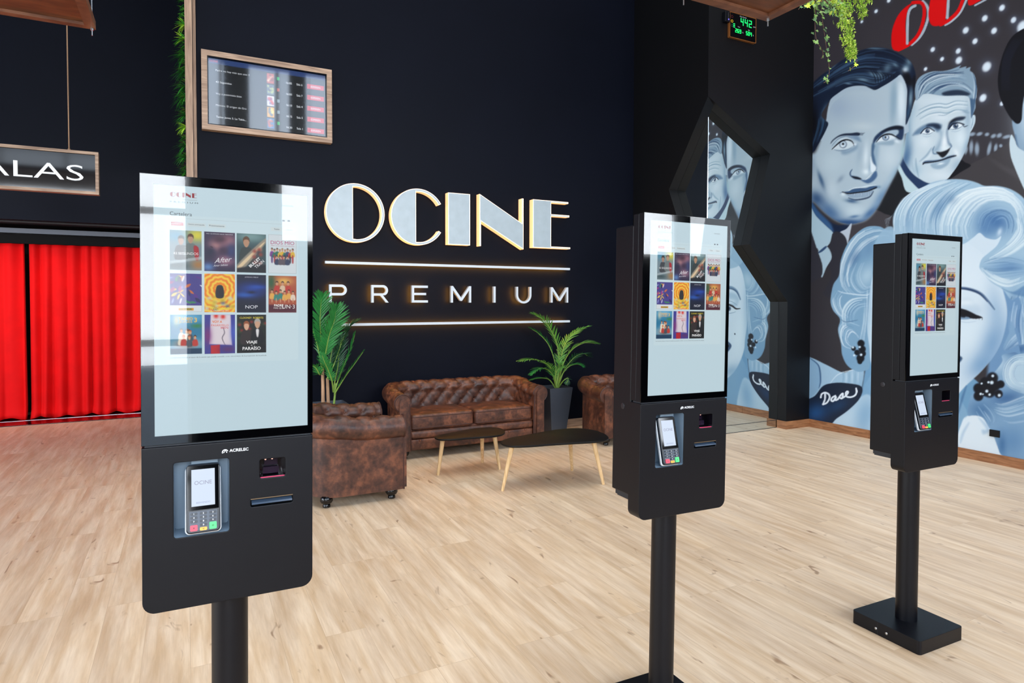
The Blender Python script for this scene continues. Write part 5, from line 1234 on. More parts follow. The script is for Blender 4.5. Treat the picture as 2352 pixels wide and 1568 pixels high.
# wooden planter tray that carries both
tt = thing('planter_tray', (4.1, 3.0, 3.62), 'wooden hanging tray edge from which the greenery trails', 'planter')
pz = at(1875, 4, 1, YI + .5)
b = MB(); b.box(-.5, .6, .18, .5, pz.z - 3.62, pz.z - 3.62 + .16); b.build('tray', CANOPYE, tt, bevel=.004)
b = MB(); b.tube([(-.45, .25, pz.z - 3.62 + .16), (-.45, .25, TOP - 3.62 - .001)], .004, 6); b.tube([(.55, .25, pz.z - 3.62 + .16), (.55, .25, TOP - 3.62 - .001)], .004, 6); b.build('rods', STEEL, tt)

# ================================================================== right wall with the painted portraits
MU = Paint(1845, 2475, -130, 1095, 1.0, tuple(c / 255 for c in (50, 48, 53)))
def tf_(ox, oy, s): return lambda *p: [(ox + a / s, oy + c / s) for a, c in p]
A_ = tf_(1856, 100, 7.128); B_ = tf_(1856, 280, 6.03); C_ = tf_(2060, 140, 5.405); D_ = tf_(1900, 400, 5.204); E_ = tf_(2190, 560, 3.136); G_ = tf_(1856, 600, 3.823); H_ = tf_(1840, 0, 2.904); I_ = tf_(1840, 400, 2.24)
WH = (214, 226, 236); LB = (176, 200, 214); MB_ = (112, 146, 174); DB = (44, 74, 112); NV = (22, 32, 52); BK = (17, 18, 26)
def P1(f, *p): return f(*p)[0]
def dots():
    for x, y, r in ((500, 75, 13), (405, 145, 10), (878, 330, 17), (940, 394, 15), (830, 460, 13), (1048, 340, 19), (1052, 402, 25), (1098, 202, 23), (1160, 275, 20), (1225, 122, 22), (1287, 205, 22), (1340, 52, 22), (1417, 133, 21), (1238, 445, 34), (1213, 653, 27), (1478, 178, 42), (585, 4, 14), (1340, 690, 16), (1700, 60, 30), (1640, 330, 26)):
        (cx, cy), = H_((x, y)); MU.blob(cx, cy, r / 2.9 * 1.5, r / 2.9 * 1.3, (110, 130, 170), .35, -50); MU.blob(cx, cy, r / 2.9 * .80, r / 2.9 * 1.1, (206, 222, 236), 1, 35, 3)
    for x, y, w, h, a in ((1140, 895, 24, 13, -15), (1190, 893, 22, 12, -20), (1240, 896, 16, 12, -20), (1283, 907, 20, 13, -30), (1322, 903, 20, 14, -35), (1372, 912, 30, 12, -15), (1100, 1000, 12, 30, 10), (1135, 982, 14, 46, 3), (1173, 993, 16, 44, 0), (1255, 992, 13, 46, 12), (1298, 985, 12, 28, 10), (1332, 972, 12, 12, 10)):
        (cx, cy), = H_((x, y)); MU.blob(cx, cy, w / 2.9, h / 2.9, (150, 170, 190), .85, a, 2)
MU.blob(2100, 100, 200, 120, (60, 58, 66), .5); MU.blob(2290, 300, 90, 150, (58, 58, 66), .5); MU.blob(1880, 120, 60, 120, (54, 50, 58), .6)
dots()
# red lettering at the top with its grey drop shadow
RD = (206, 6, 14); GS = (160, 174, 190)
MU.line(H_((812, 8), (842, 45), (848, 110), (822, 195), (785, 255), (738, 298)), 6, GS, 1, 1, taper=False)
MU.poly(H_((700, 302), (650, 338), (612, 326), (602, 270), (610, 190), (645, 105), (695, 48), (750, 16), (715, 60), (696, 160)), RD, 1)
MU.line(H_((745, 18), (800, 18), (822, 62), (812, 150), (778, 235), (720, 295), (650, 332)), 8, RD, 1, 1, taper=False)
MU.line(H_((762, 38), (728, 60), (712, 120), (708, 290)), 6, GS, 1, 1, taper=False)
MU.line(H_((1115, -30), (1065, 78), (1005, 140), (962, 166)), 5, GS, 1, 1, taper=False)
MU.poly(H_((940, -130), (880, -60), (858, 20), (850, 110), (868, 164), (905, 174), (945, 158), (966, 120), (972, 0), (990, -110)), RD, 1)
MU.line(H_((1090, -40), (1052, 66), (990, 130), (930, 165)), 8, RD, 1, 1, taper=False); MU.line(H_((992, -90), (982, 10), (975, 118)), 6.5, GS, 1, 1, taper=False)
MU.poly(H_((1130, -200), (1115, -40), (1118, 34), (1170, 18), (1220, -30), (1240, -200)), RD, 1, 1); MU.line(H_((1160, 36), (1235, -4)), 4, GS, 1, 1, taper=False)
MU.poly(H_((1300, -300), (1280, -60), (1330, -70), (1360, -300)), RD, 1, 1, False); MU.poly(H_((1400, -330), (1390, -100), (1500, -140), (1520, -330)), RD, 1, 1, False)
# jackets in the back
MU.poly(H_((1500, 880), (1350, 975), (1240, 1040), (1120, 1100), (1040, 1150), (960, 1200), (1100, 1260), (1300, 1300), (1500, 1400), (1900, 1400), (1900, 800)), (60, 58, 62), 1)
for k in range(6): MU.line(H_((1250 + k * 40, 1050 + k * 20), (1330 + k * 30, 1110 + k * 20), (1420 + k * 30, 1140 + k * 10)), 7, (74, 72, 76), .35, 8)
# dark-haired man cut by the frame on the right
MU.poly(H_((1410, 780), (1425, 900), (1450, 990), (1520, 1060), (1700, 1010), (1760, 700), (1700, 400), (1560, 330), (1480, 560)), (110, 140, 168), 1.5); MU.blob(*P1(H_, (1560, 760)), 44, 90, (190, 208, 222), .9)
MU.poly(H_((1430, 900), (1450, 990), (1490, 1030), (1500, 1080), (1440, 1000)), DB, 4, .8)
MU.poly(H_((1402, 898), (1390, 950), (1398, 1040), (1430, 1130), (1487, 1260), (1560, 1400), (1640, 1200), (1530, 1040), (1450, 985), (1425, 930)), (186, 206, 218), 1)
MU.poly(H_((1520, 178), (1450, 210), (1395, 260), (1350, 350), (1322, 450), (1312, 545), (1325, 640), (1360, 725), (1400, 790), (1440, 825), (1470, 800), (1478, 700), (1500, 600), (1560, 480), (1660, 420), (1800, 560), (1860, 400), (1800, 220), (1650, 150)), BK, 1.2)
for k in range(5): MU.line(H_((1340 + k * 12, 600), (1350 + k * 12, 400), (1420 + k * 14, 260)), 4, (30, 34, 50), .5, 4)
# ---- second man
MU.poly(B_((1240, 640), (1310, 780), (1440, 1010), (1300, 1200), (1140, 1310), (940, 1225), (1000, 1120), (1100, 950)), (22, 24, 30), 1)
MU.poly(C_((780, 1235), (850, 1260), (918, 1300), (800, 1375), (700, 1440), (600, 1490), (640, 1400)), BK, 1)
MU.poly(C_((925, 715), (945, 672), (972, 680), (972, 760), (935, 850), (900, 885)), (184, 204, 218), 1); MU.line(C_((945, 700), (940, 770), (915, 850)), 1.6, (100, 130, 156), .8, 1.5)
face2 = C_((235, 470), (195, 580), (150, 740), (120, 880), (100, 1010), (75, 1180), (130, 1310), (200, 1400), (270, 1455), (390, 1515), (520, 1500), (620, 1470), (690, 1390), (760, 1290), (830, 1160), (885, 1010), (912, 880), (926, 720), (918, 560), (905, 440), (600, 400), (320, 410))
MU.poly(C_((30, 1290), (65, 1190), (120, 1300), (210, 1400), (300, 1460), (460, 1510), (360, 1600), (200, 1600), (110, 1440)), (34, 54, 88), 1)
MU.poly(C_((10, 1335), (32, 1285), (110, 1420), (230, 1550), (290, 1620), (120, 1620), (60, 1450)), (178, 204, 214), 1)
MU.poly(face2, (186, 204, 216), 1); MU.setclip(face2)
bl = lambda f, x, y, rx, ry, c, a=.7, rot=0: MU.blob(*P1(f, (x, y)), rx / {id(A_): 7.1, id(B_): 6.03, id(C_): 5.4, id(D_): 5.2, id(E_): 3.14, id(G_): 3.82, id(H_): 2.9, id(I_): 2.24}[id(f)], ry / {id(A_): 7.1, id(B_): 6.03, id(C_): 5.4, id(D_): 5.2, id(E_): 3.14, id(G_): 3.82, id(H_): 2.9, id(I_): 2.24}[id(f)], c, a, rot)
bl(C_, 110, 900, 70, 500, (96, 134, 164), .8); bl(C_, 150, 600, 90, 130, (140, 170, 190), .7, 20); bl(C_, 110, 1200, 60, 160, (66, 100, 140), .8, 15)
bl(C_, 560, 500, 260, 60, (200, 216, 228), .7); bl(C_, 550, 700, 120, 50, WH, .6); bl(C_, 350, 1000, 90, 90, (206, 220, 230), .7); bl(C_, 790, 960, 70, 120, (206, 222, 232), .8); bl(C_, 540, 1420, 150, 70, (206, 220, 230), .7); bl(C_, 880, 700, 40, 200, (120, 150, 176), .5)
bl(C_, 250, 1350, 60, 70, (150, 180, 200), .6, 20); bl(C_, 870, 1050, 40, 160, (120, 152, 178), .6, 20); bl(C_, 750, 1300, 60, 90, (120, 152, 178), .5, 35)
for y, a in ((500, 0), (545, 10), (610, 15)):   # forehead lines
    MU.line(C_((270 + a, y + 110), (400, y + 50), (520, y + 28), (620, y + 36), (740, y - 5), (880, y + 5)), 2.2, (110, 146, 172), .75, 2); MU.line(C_((290 + a, y + 130), (410, y + 68), (520, y + 46), (620, y + 54), (740, y + 15), (870, y + 22)), 2.5, (220, 230, 238), .7, 2.5)
MU.line(C_((240, 690), (330, 620), (450, 575), (560, 570)), 1.6, (104, 138, 164), .7, 1.5); MU.line(C_((510, 672), (600, 670), (720, 610)), 1.6, (104, 138, 164), .7, 1.5)
# brows and sockets
MU.poly(C_((195, 920), (250, 850), (350, 790), (440, 770), (530, 780), (560, 800), (540, 850), (500, 880), (440, 830), (350, 840), (290, 900), (230, 918)), (84, 114, 146), 4, .85); MU.poly(C_((380, 790), (450, 775), (520, 785), (545, 830), (510, 850), (440, 815), (370, 820)), NV, 4, .85)
MU.poly(C_((630, 840), (650, 770), (710, 715), (780, 692), (850, 695), (820, 730), (740, 750), (690, 790), (655, 840)), NV, 3, .9); bl(C_, 700, 740, 50, 18, BK, .7, -30)
bl(C_, 850, 630, 50, 14, (110, 140, 168), .7, 15)
def eye(f, x, y, w, h, rot, iris=(70, 96, 128), gaze=0.0, lid=NV):
    c = math.cos(R(rot)); s = math.sin(R(rot)); T = lambda *p: f(*[(x + a * w * c - b_ * h * s, y + a * w * s + b_ * h * c) for a, b_ in p])
    ps = w / {id(B_): 6.03, id(C_): 5.4, id(I_): 2.24, id(E_): 3.14}[id(f)]
    MU.poly(T((-1, .25), (-.5, -.55), (0, -.8), (.5, -.6), (1, .1), (.5, .55), (0, .7), (-.5, .6)), (214, 226, 234), .8)
    (ix, iy), = T((gaze, -.08)); r = ps * .36; MU.blob(ix, iy, r, r, (36, 50, 76), 1, 0, 4); MU.blob(ix, iy, r * .75, r * .75, iris, 1, 0, 3); MU.blob(ix, iy, r * .38, r * .38, (12, 14, 22), 1, 0, 3); MU.blob(ix + r * .3, iy - r * .35, r * .22, r * .22, (250, 252, 255), 1, 0, 2)
    MU.line(T((-1.1, .35), (-.5, -.6), (0, -.9), (.5, -.68), (1.08, .1)), ps * .17, lid, .95, .8, taper=False); MU.line(T((-.9, .4), (-.4, .72), (.2, .8), (.8, .45)), ps * .08, (60, 84, 116), .8, .9)
    MU.line(T((-1.0, -.2), (-.5, -1.1), (.1, -1.4), (.7, -1.1)), ps * .07, (84, 112, 144), .7, 1.2)
    MU.line(T((-.8, 1.1), (-.2, 1.5), (.5, 1.35)), ps * .1, (140, 168, 190), .6, 2)
eye(C_, 380, 872, 78, 46, -6, gaze=0.0); eye(C_, 735, 808, 92, 44, -14, gaze=-.05)
MU.line(C_((810, 790), (840, 815), (880, 800)), 2, NV, .8, 1.5)
# nose
MU.line(C_((625, 850), (622, 930), (640, 1010), (672, 1060)), 5, (70, 100, 134), .75, 6); MU.poly(C_((520, 860), (540, 940), (500, 1040), (450, 1100), (455, 1130), (520, 1110), (560, 1000), (565, 880)), (120, 150, 176), 8, .7); bl(C_, 590, 1010, 34, 100, (222, 232, 240), .9, 5); bl(C_, 600, 1080, 50, 24, (214, 228, 236), .8)
MU.line(C_((465, 1060), (445, 1110), (460, 1150), (520, 1150)), 3, (70, 100, 134), .8, 2.5); MU.poly(C_((490, 1130), (550, 1128), (620, 1105), (662, 1078), (640, 1130), (600, 1180), (560, 1198), (520, 1165)), BK, 2, .95); MU.line(C_((660, 1020), (678, 1055), (660, 1085)), 2.5, (70, 100, 134), .7, 2)
# mouth
MU.line(C_((285, 1245), (370, 1170), (430, 1080)), 4, (120, 150, 176), .7, 4); MU.line(C_((310, 1262), (400, 1190), (440, 1120)), 5, WH, .5, 5)
MU.poly(C_((325, 1275), (350, 1240), (470, 1230), (560, 1215), (640, 1180), (720, 1165), (735, 1180), (640, 1215), (560, 1240), (440, 1262)), (60, 86, 120), 2, .9)
MU.line(C_((325, 1282), (350, 1262), (470, 1250), (570, 1225), (660, 1192), (735, 1175)), 2.4, BK, 1, 1, taper=False); MU.poly(C_((430, 1275), (540, 1250), (660, 1210), (630, 1290), (540, 1340), (460, 1335), (420, 1300)), (130, 158, 182), 3, .8); bl(C_, 545, 1275, 40, 12, (226, 236, 242), .9, -12)
bl(C_, 740, 1140, 30, 60, (220, 230, 238), .7, -30); MU.line(C_((235, 1210), (240, 1300), (270, 1440)), 3, (104, 138, 166), .6, 4); MU.line(C_((180, 1180), (190, 1290), (215, 1380)), 3, (150, 178, 196), .6, 4)
MU.setclip(None)
hair2 = C_((238, 490), (226, 400), (230, 310), (262, 225), (330, 168), (440, 130), (560, 126), (650, 110), (730, 82), (796, 56), (775, 88), (860, 68), (858, 92), (912, 76), (908, 120), (945, 150), (972, 200), (985, 280), (994, 350), (988, 440), (975, 500), (976, 580), (950, 650), (922, 712), (914, 570), (905, 480), (870, 436), (780, 430), (600, 434), (500, 424), (400, 406), (330, 412), (290, 450))
MU.poly(hair2, (126, 152, 174), .8); MU.setclip(hair2)
MU.hair(C_((240, 480), (262, 280), (420, 150), (640, 130), (800, 80)), C_((300, 440), (420, 300), (600, 230), (780, 220), (900, 300)), 26, 2.2, [(190, 208, 220), (200, 216, 226), (90, 120, 150), (40, 62, 94), (150, 176, 196)], .75, 1.5, 3)
MU.hair(C_((300, 450), (430, 330), (600, 260), (800, 260), (960, 380)), C_((450, 420), (560, 330), (760, 310), (880, 370), (970, 460)), 20, 2.4, [(190, 208, 220), (36, 56, 88), (70, 100, 134), (176, 198, 212)], .8, 1.4, 4)
MU.poly(C_((560, 400), (640, 370), (760, 358), (860, 380), (910, 410), (860, 432), (760, 426), (600, 432)), NV, 3, .85); MU.line(C_((540, 350), (640, 310), (760, 305), (880, 350), (960, 440)), 4, (186, 206, 218), .8, 3)
MU.hair(C_((915, 120), (960, 250), (950, 450), (940, 640)), C_((970, 200), (994, 350), (975, 500), (950, 660)), 8, 2, [(190, 208, 220), (60, 90, 124)], .8, 1.5, 6); MU.poly(C_((905, 470), (950, 470), (975, 480), (950, 640), (922, 712), (912, 570)), (50, 78, 112), 3, .8); MU.setclip(None)
# ---- first man
MU.poly(B_((-60, 1150), (-60, 1700), (400, 1700), (345, 1540), (160, 1360), (30, 1200)), (158, 186, 202), 1); MU.poly(G_((-20, -20), (-20, 860), (10, 845), (160, 900), (320, 985), (520, 960), (560, 700), (560, -20)), (50, 50, 58), 1, .0)
MU.poly(B_((580, 1400), (720, 1340), (830, 1270), (945, 1222), (1060, 1270), (1150, 1310), (1100, 1440), (1000, 1700), (540, 1700)), (60, 57, 62), 1)
face1 = B_((30, 450), (60, 440), (110, 400), (190, 200), (270, 0), (340, -250), (600, -420), (900, -440), (1240, -560), (1335, -440), (1355, -220), (1350, 60), (1340, 330), (1310, 500), (1240, 660), (1170, 800), (1060, 1000), (960, 1190), (830, 1340), (700, 1395), (560, 1412), (400, 1370), (240, 1260), (100, 1120), (20, 1020))
MU.poly(B_((20, 1060), (140, 1230), (260, 1350), (420, 1430), (600, 1405), (520, 1490), (430, 1530), (340, 1530), (180, 1390), (30, 1200)), (24, 36, 60), 2)
MU.poly(B_((30, 1080), (140, 1230), (280, 1370), (330, 1440), (340, 1520), (180, 1385), (30, 1200)), (58, 96, 142), 4, .85)
skin1 = A_((240, 1600), (290, 1300), (330, 1040), (400, 850), (560, 720), (760, 640), (950, 650), (1100, 720), (1300, 620), (1480, 470), (1600, 560), (1660, 760), (1650, 1300), (1500, 1500))
MU.poly(skin1, (160, 180, 197), 1); MU.poly(face1, (166, 186, 200), 6); MU.blob(*P1(A_, (1530, 900)), 9, 44, (204, 220, 232), .85); MU.blob(*P1(A_, (1400, 900)), 8, 40, (132, 160, 182), .8); MU.setclip(face1)
bl(B_, 650, -200, 420, 200, (160, 180, 198), .9); bl(B_, 420, -200, 160, 160, (146, 166, 190), .7); bl(B_, 1180, -240, 40, 260, (132, 160, 182), .85, 4); bl(B_, 1290, -250, 44, 300, (204, 220, 232), .9); bl(B_, 760, 60, 180, 60, (184, 200, 210), .7)
bl(B_, 330, 560, 170, 170, (180, 200, 212), .8); bl(B_, 1130, 480, 140, 200, (186, 204, 216), .9); bl(B_, 200, 850, 60, 130, (120, 140, 164), .6, -20); bl(B_, 180, 800, 26, 130, (46, 76, 112), .8, -20); bl(B_, 60, 600, 40, 160, (124, 144, 168), .6); bl(B_, 330, 950, 90, 150, (186, 204, 216), .7); bl(B_, 470, 1120, 120, 130, (170, 192, 206), .8)
bl(B_, 640, 1230, 150, 80, (186, 206, 218), .85); bl(B_, 300, 1250, 200, 110, (64, 98, 142), .85, 42); bl(B_, 120, 1060, 120, 90, (44, 72, 112), .85, 45); bl(B_, 560, 1390, 280, 46, (40, 72, 118), .95, 0); bl(B_, 860, 1260, 150, 50, (58, 96, 144), .85, -42); bl(B_, 1010, 1040, 60, 170, (84, 122, 164), .7, 32); bl(B_, 1200, 720, 50, 150, (130, 164, 190), .6, 28); bl(B_, 1310, 400, 26, 150, (150, 186, 196), .7, 8)
bl(B_, 640, 1310, 70, 20, (70, 106, 150), .8, -8); bl(B_, 450, 790, 60, 30, (110, 130, 156), .6, -50)
# left brow and eye
MU.poly(B_((312, 300), (340, 250), (420, 190), (500, 162), (600, 155), (680, 145), (720, 160), (700, 190), (620, 192), (520, 188), (430, 205), (360, 250)), NV, 1.6, .95)
for k in range(7): MU.line(B_((690 + k * 10, 190), (705 + k * 10, 165), (712 + k * 12, 150)), 1, NV, .6, .8)
MU.poly(B_((560, 200), (690, 195), (735, 260), (720, 275), (660, 250), (600, 225)), (96, 124, 156), 4, .8); bl(B_, 490, 240, 100, 24, (196, 212, 222), .7, -10)
def eye1(x, y, s, m_=1):
    T = lambda *p: B_(*[(x + a * s, y + b_ * s) for a, b_ in p])
    MU.poly(T((-145, 62), (-60, -20), (10, -60), (90, -50), (150, 0), (80, 50), (0, 68), (-80, 64)), (196, 212, 222), 1)
    (ix, iy), = T((5, -2)); MU.blob(ix, iy, 8.6 * s, 8.6 * s, (30, 44, 72), 1, 0, 5); MU.blob(ix, iy, 7.4 * s, 7.4 * s, (190, 210, 224), 1, 0, 5); MU.blob(ix, iy - 1, 2.8, 2.8, (14, 18, 30), 1, 0, 3); MU.blob(ix - 2, iy + 4, 3, 2, (226, 236, 244), .9)
    MU.line(T((-150, 68), (-90, 10), (-20, -45), (60, -66), (130, -40), (160, 20)), 3.2, BK, 1, 1, taper=True); MU.line(T((-120, 70), (-60, 86), (40, 80), (120, 50)), 1.3, (70, 96, 130), .8, 1.2)
    MU.line(T((-150, 20), (-70, -70), (30, -110), (130, -90)), 1.2, (60, 88, 122), .8, 1.5)
eye1(480, 312, 1.0); MU.poly(B_((470, 400), (560, 385), (640, 340), (690, 300), (680, 370), (600, 420), (520, 450), (470, 440)), (110, 138, 166), 5, .75); bl(B_, 650, 310, 24, 16, WH, .9)
# right brow merging into the nose shadow
MU.poly(B_((900, 270), (930, 200), (1010, 130), (1110, 80), (1220, 52), (1310, 62), (1328, 100), (1322, 180), (1300, 245), (1250, 240), (1215, 200), (1250, 150), (1240, 110), (1150, 115), (1060, 150), (990, 210), (940, 260), (910, 300)), (30, 48, 78), 2.5, .95); MU.poly(B_((1000, 150), (1110, 84), (1220, 55), (1310, 66), (1300, 100), (1200, 100), (1100, 120)), BK, 3, .8)
MU.poly(B_((1080, 160), (1180, 125), (1245, 130), (1240, 165), (1160, 175)), (150, 174, 194), 3, .8)
T = lambda *p: B_(*p); MU.poly(T((945, 275), (1010, 210), (1080, 180), (1150, 185), (1200, 215), (1190, 250), (1120, 262), (1030, 262)), (206, 220, 230), 1); (ix, iy), = B_((1075, 215)); MU.blob(ix, iy, 8, 7, (30, 44, 72), 1, 0, 5); MU.blob(ix, iy, 6.8, 6, (150, 176, 200), 1, 0, 4); MU.blob(ix, iy - .5, 2.6, 2.6, (14, 18, 30), 1, 0, 3); MU.blob(ix + 3, iy - 1, 2, 3, (236, 242, 248), .9)
MU.line(T((945, 278), (1010, 205), (1080, 172), (1150, 172), (1200, 195), (1270, 235)), 3.4, BK, 1, 1); MU.poly(T((1100, 262), (1190, 235), (1200, 270), (1170, 320), (1050, 320), (960, 300)), (120, 148, 172), 4, .65); bl(B_, 1230, 270, 40, 18, WH, .8, 20)
# nose
MU.poly(B_((905, 290), (925, 330), (910, 420), (925, 500), (940, 580), (945, 660), (900, 560), (880, 480), (878, 380), (885, 310)), (46, 76, 112), 3, .9); MU.poly(B_((925, 300), (975, 330), (960, 500), (950, 600), (930, 560), (915, 440)), (110, 142, 170), 8, .6)
bl(B_, 800, 480, 36, 170, (212, 226, 236), .75, 3); bl(B_, 715, 420, 40, 160, (146, 170, 190), .7, 8); MU.poly(B_((868, 480), (890, 560), (935, 610), (942, 650), (905, 695), (875, 690), (862, 600)), (214, 228, 238), 2, .95); bl(B_, 805, 690, 50, 40, (216, 230, 238), .9); bl(B_, 850, 640, 12, 70, (140, 168, 192), .7, 5)
MU.line(B_((612, 655), (585, 700), (592, 745), (640, 765)), 3, (40, 66, 102), .9, 2); MU.poly(B_((592, 745), (650, 752), (700, 765), (740, 790), (800, 800), (860, 770), (905, 705), (945, 680), (955, 750), (900, 820), (830, 850), (770, 830), (720, 800), (640, 788)), (58, 88, 128), 2.5, .92); MU.poly(B_((600, 752), (680, 760), (735, 782), (720, 797), (640, 782)), BK, 1.5, .9); MU.line(B_((740, 792), (800, 795), (850, 750), (900, 705)), 1.3, (220, 232, 240), .8, 1)
# mouth
MU.line(B_((560, 950), (640, 915), (740, 905), (830, 885), (945, 875)), 2.2, (216, 230, 238), .9, 1.5); MU.poly(B_((475, 968), (560, 960), (620, 930), (720, 915), (800, 915), (870, 892), (950, 885), (955, 915), (880, 940), (800, 955), (700, 975), (560, 985)), (52, 80, 116), 1.3, .97)
MU.poly(B_((510, 985), (620, 985), (720, 975), (830, 955), (900, 945), (860, 1010), (780, 1040), (660, 1050), (580, 1040)), (138, 160, 182), 1.2); 
for k in range(26): x = 560 + k * 12; MU.line(B_((x, 985 - k * .9), (x + 3, 1010), (x + 6, 1040 - abs(k - 12) * 2)), .7, (200, 214, 226) if k % 2 else (90, 114, 144), .7, .8)
MU.line(B_((475, 970), (560, 990), (700, 975), (830, 955), (950, 905)), 2.6, BK, 1, 1, taper=False); MU.line(B_((560, 1050), (650, 1078), (780, 1062), (860, 1030), (905, 960)), 3.2, (26, 40, 66), .9, 2.5); bl(B_, 600, 1095, 80, 26, (50, 80, 118), .85, 8); bl(B_, 485, 1000, 30, 26, (216, 230, 238), .85); MU.line(B_((440, 985), (480, 968)), 2, (110, 136, 164), .7, 2); bl(B_, 980, 900, 30, 20, (90, 124, 158), .7)
MU.setclip(None)
hair1 = A_((20, 700), (80, 640), (200, 530), (330, 440), (430, 360), (560, 270), (650, 220), (760, 160), (900, 100), (1060, 62), (1220, 66), (1350, 100), (1480, 160), (1600, 230), (1690, 310), (1735, 400), (1764, 520), (1755, 650), (1730, 860), (1700, 1060), (1660, 1200), (1600, 1330), (1608, 1100), (1620, 900), (1622, 760), (1600, 660), (1560, 570), (1510, 510), (1440, 560), (1340, 630), (1220, 700), (1100, 760), (1010, 730), (930, 695), (800, 690), (700, 705), (600, 740), (480, 820), (380, 900), (300, 1020), (220, 1160), (260, 1240), (330, 1300), (300, 1400), (230, 1540), (150, 1680), (110, 1750), (60, 1800), (20, 1830), (-40, 1800), (-40, 800))
MU.poly(hair1, (24, 34, 54), 1); MU.setclip(hair1)
MU.hair(A_((60, 700), (300, 500), (600, 300), (900, 130), (1200, 90), (1500, 190), (1700, 360)), A_((60, 900), (350, 760), (620, 640), (850, 640), (1050, 700), (1200, 640), (1400, 480)), 46, 2.6, [(60, 88, 120), (16, 20, 34), (30, 46, 74), (80, 112, 142), (12, 14, 24)], .7, 2.5, 11)
for (x, y, rx, ry, a, r_) in ((1080, 510, 90, 30, .7, 25), (900, 590, 90, 22, .7, 10), (1300, 400, 60, 90, .5, 30), (1430, 350, 60, 30, .6, 30), (660, 655, 60, 14, .7, 5), (1600, 420, 60, 90, .8, 20), (1650, 300, 40, 60, .6, -30), (1180, 500, 40, 60, .7, -30), (400, 380, 90, 20, .5, -38), (1100, 80, 160, 14, .6, 2)): bl(A_, x, y, rx, ry, (120, 154, 176), a, r_)
for x0 in range(0, 8): MU.line(A_((1020 + x0 * 45, 430 + x0 * 10), (1090 + x0 * 45, 540 - x0 * 4), (1110 + x0 * 40, 660 - x0 * 14)), 2.6, (14, 18, 30), .75, 2)
MU.poly(A_((1540, 440), (1640, 470), (1700, 580), (1740, 520), (1765, 600), (1730, 760), (1690, 700), (1600, 640)), BK, 4, .9); bl(A_, 1680, 900, 30, 160, (130, 164, 184), .8, 4); bl(A_, 1640, 1130, 26, 120, (50, 80, 110), .8, 8); bl(A_, 1590, 430, 44, 40, (190, 208, 224), .8, -30)
bl(A_, 280, 1130, 50, 130, (90, 128, 156), .85, 20); bl(A_, 100, 1300, 60, 300, (12, 12, 18), .9); MU.hair(A_((180, 1180), (150, 1400), (60, 1700)), A_((320, 1180), (280, 1400), (180, 1600)), 10, 2, [(60, 96, 128), (12, 14, 22)], .6, 2, 5)
MU.setclip(None)
# first man's shirt, tie and jacket
MU.poly(B_((-60, 1330), (30, 1480), (60, 1700), (60, 2000), (-60, 2000)), (50, 48, 54), 1, .0)
MU.poly(D_((-240, 590), (-60, 560), (20, 650), (72, 690), (40, 790), (-50, 870), (-240, 500)), (158, 186, 202), 1, .0)
MU.poly(B_((10, 1150), (110, 1300), (240, 1430), (350, 1540), (330, 1640), (250, 1760), (180, 1830), (120, 1730), (20, 1500)), (160, 188, 204), 1); MU.poly(B_((590, 1408), (605, 1420), (590, 1500), (560, 1640), (540, 1700), (480, 1600), (440, 1530), (530, 1480)), (176, 188, 202), 1)
MU.poly(B_((345, 1535), (440, 1525), (520, 1600), (550, 1720), (600, 2000), (560, 2400), (220, 2400), (330, 2100), (180, 1840), (300, 1680)), (46, 46, 54), 1); 
MU.poly(I_((84, 405), (130, 370), (158, 425), (130, 480), (106, 532), (98, 470)), (160, 186, 202), 1); MU.poly(I_((84, 405), (125, 370), (130, 378), (105, 400)), (36, 60, 96), 1, .9)
MU.poly(I_((40, 290), (84, 405), (98, 470), (106, 532), (135, 480), (158, 425), (190, 330), (250, 300), (310, 270), (440, 600), (300, 1060), (40, 960)), (50, 50, 57), 1, .0)
MU.poly(B_((-40, 1460), (30, 1490), (120, 1750), (200, 2000), (160, 2160), (-40, 2160)), (48, 48, 56), 1)
# ---- woman with curled pale hair: face and neck
skin = (196, 214, 228)
neck = I_((300, 820), (345, 930), (330, 1010), (310, 1150), (300, 1240), (420, 1330), (900, 1560), (1000, 1420), (1100, 1300), (900, 1060), (700, 950), (480, 900))
MU.poly(neck, (104, 148, 184), 2)
MU.poly(I_((-20, 950), (40, 940), (130, 980), (215, 1020), (260, 1005), (320, 1000), (310, 1100), (250, 1290), (-20, 1420)), (150, 182, 206), 1)          # shoulders behind
MU.poly(I_((0, 955), (50, 945), (90, 1000), (95, 1090), (60, 1140), (0, 1160)), (128, 164, 194), 2); MU.line(I_((44, 945), (90, 985), (100, 1060), (92, 1100)), 3, (40, 70, 110), .9, 2); MU.line(I_((150, 1075), (190, 1030), (260, 1008), (320, 1003)), 2, WH, .8, 2)
for k in range(6): MU.line(I_((215 + k * 16, 1015), (218 + k * 15, 1045), (214 + k * 16, 1075)), 3, (190, 210, 224) if k % 2 else (120, 156, 186), .7, 3)
MU.poly(I_((300, 1240), (310, 1120), (380, 1000), (440, 900), (700, 960), (760, 1080), (860, 1250), (800, 1500), (460, 1400)), (120, 160, 192), 2); bl(I_, 330, 1180, 60, 130, (110, 152, 188), .8)
MU.poly(D_((1100, 500), (1500, 300), (2200, 300), (2600, 700), (2600, 2200), (2200, 2200), (1500, 1500), (1100, 900)), (196, 214, 228), 3)
MU.poly(I_((1010, 560), (1100, 500), (1400, 500), (1400, 1500), (1000, 1500), (950, 1200)), (104, 142, 182), 6)
face = I_((335, 860), (322, 760), (318, 640), (330, 520), (360, 400), (430, 310), (560, 290), (760, 320), (900, 380), (1000, 500), (1045, 620), (1060, 720), (1040, 830), (1000, 920), (930, 1010), (840, 1095), (760, 1180), (640, 1200), (520, 1190), (430, 1110), (370, 1000))
MU.poly(face, skin, 2); MU.setclip(face)
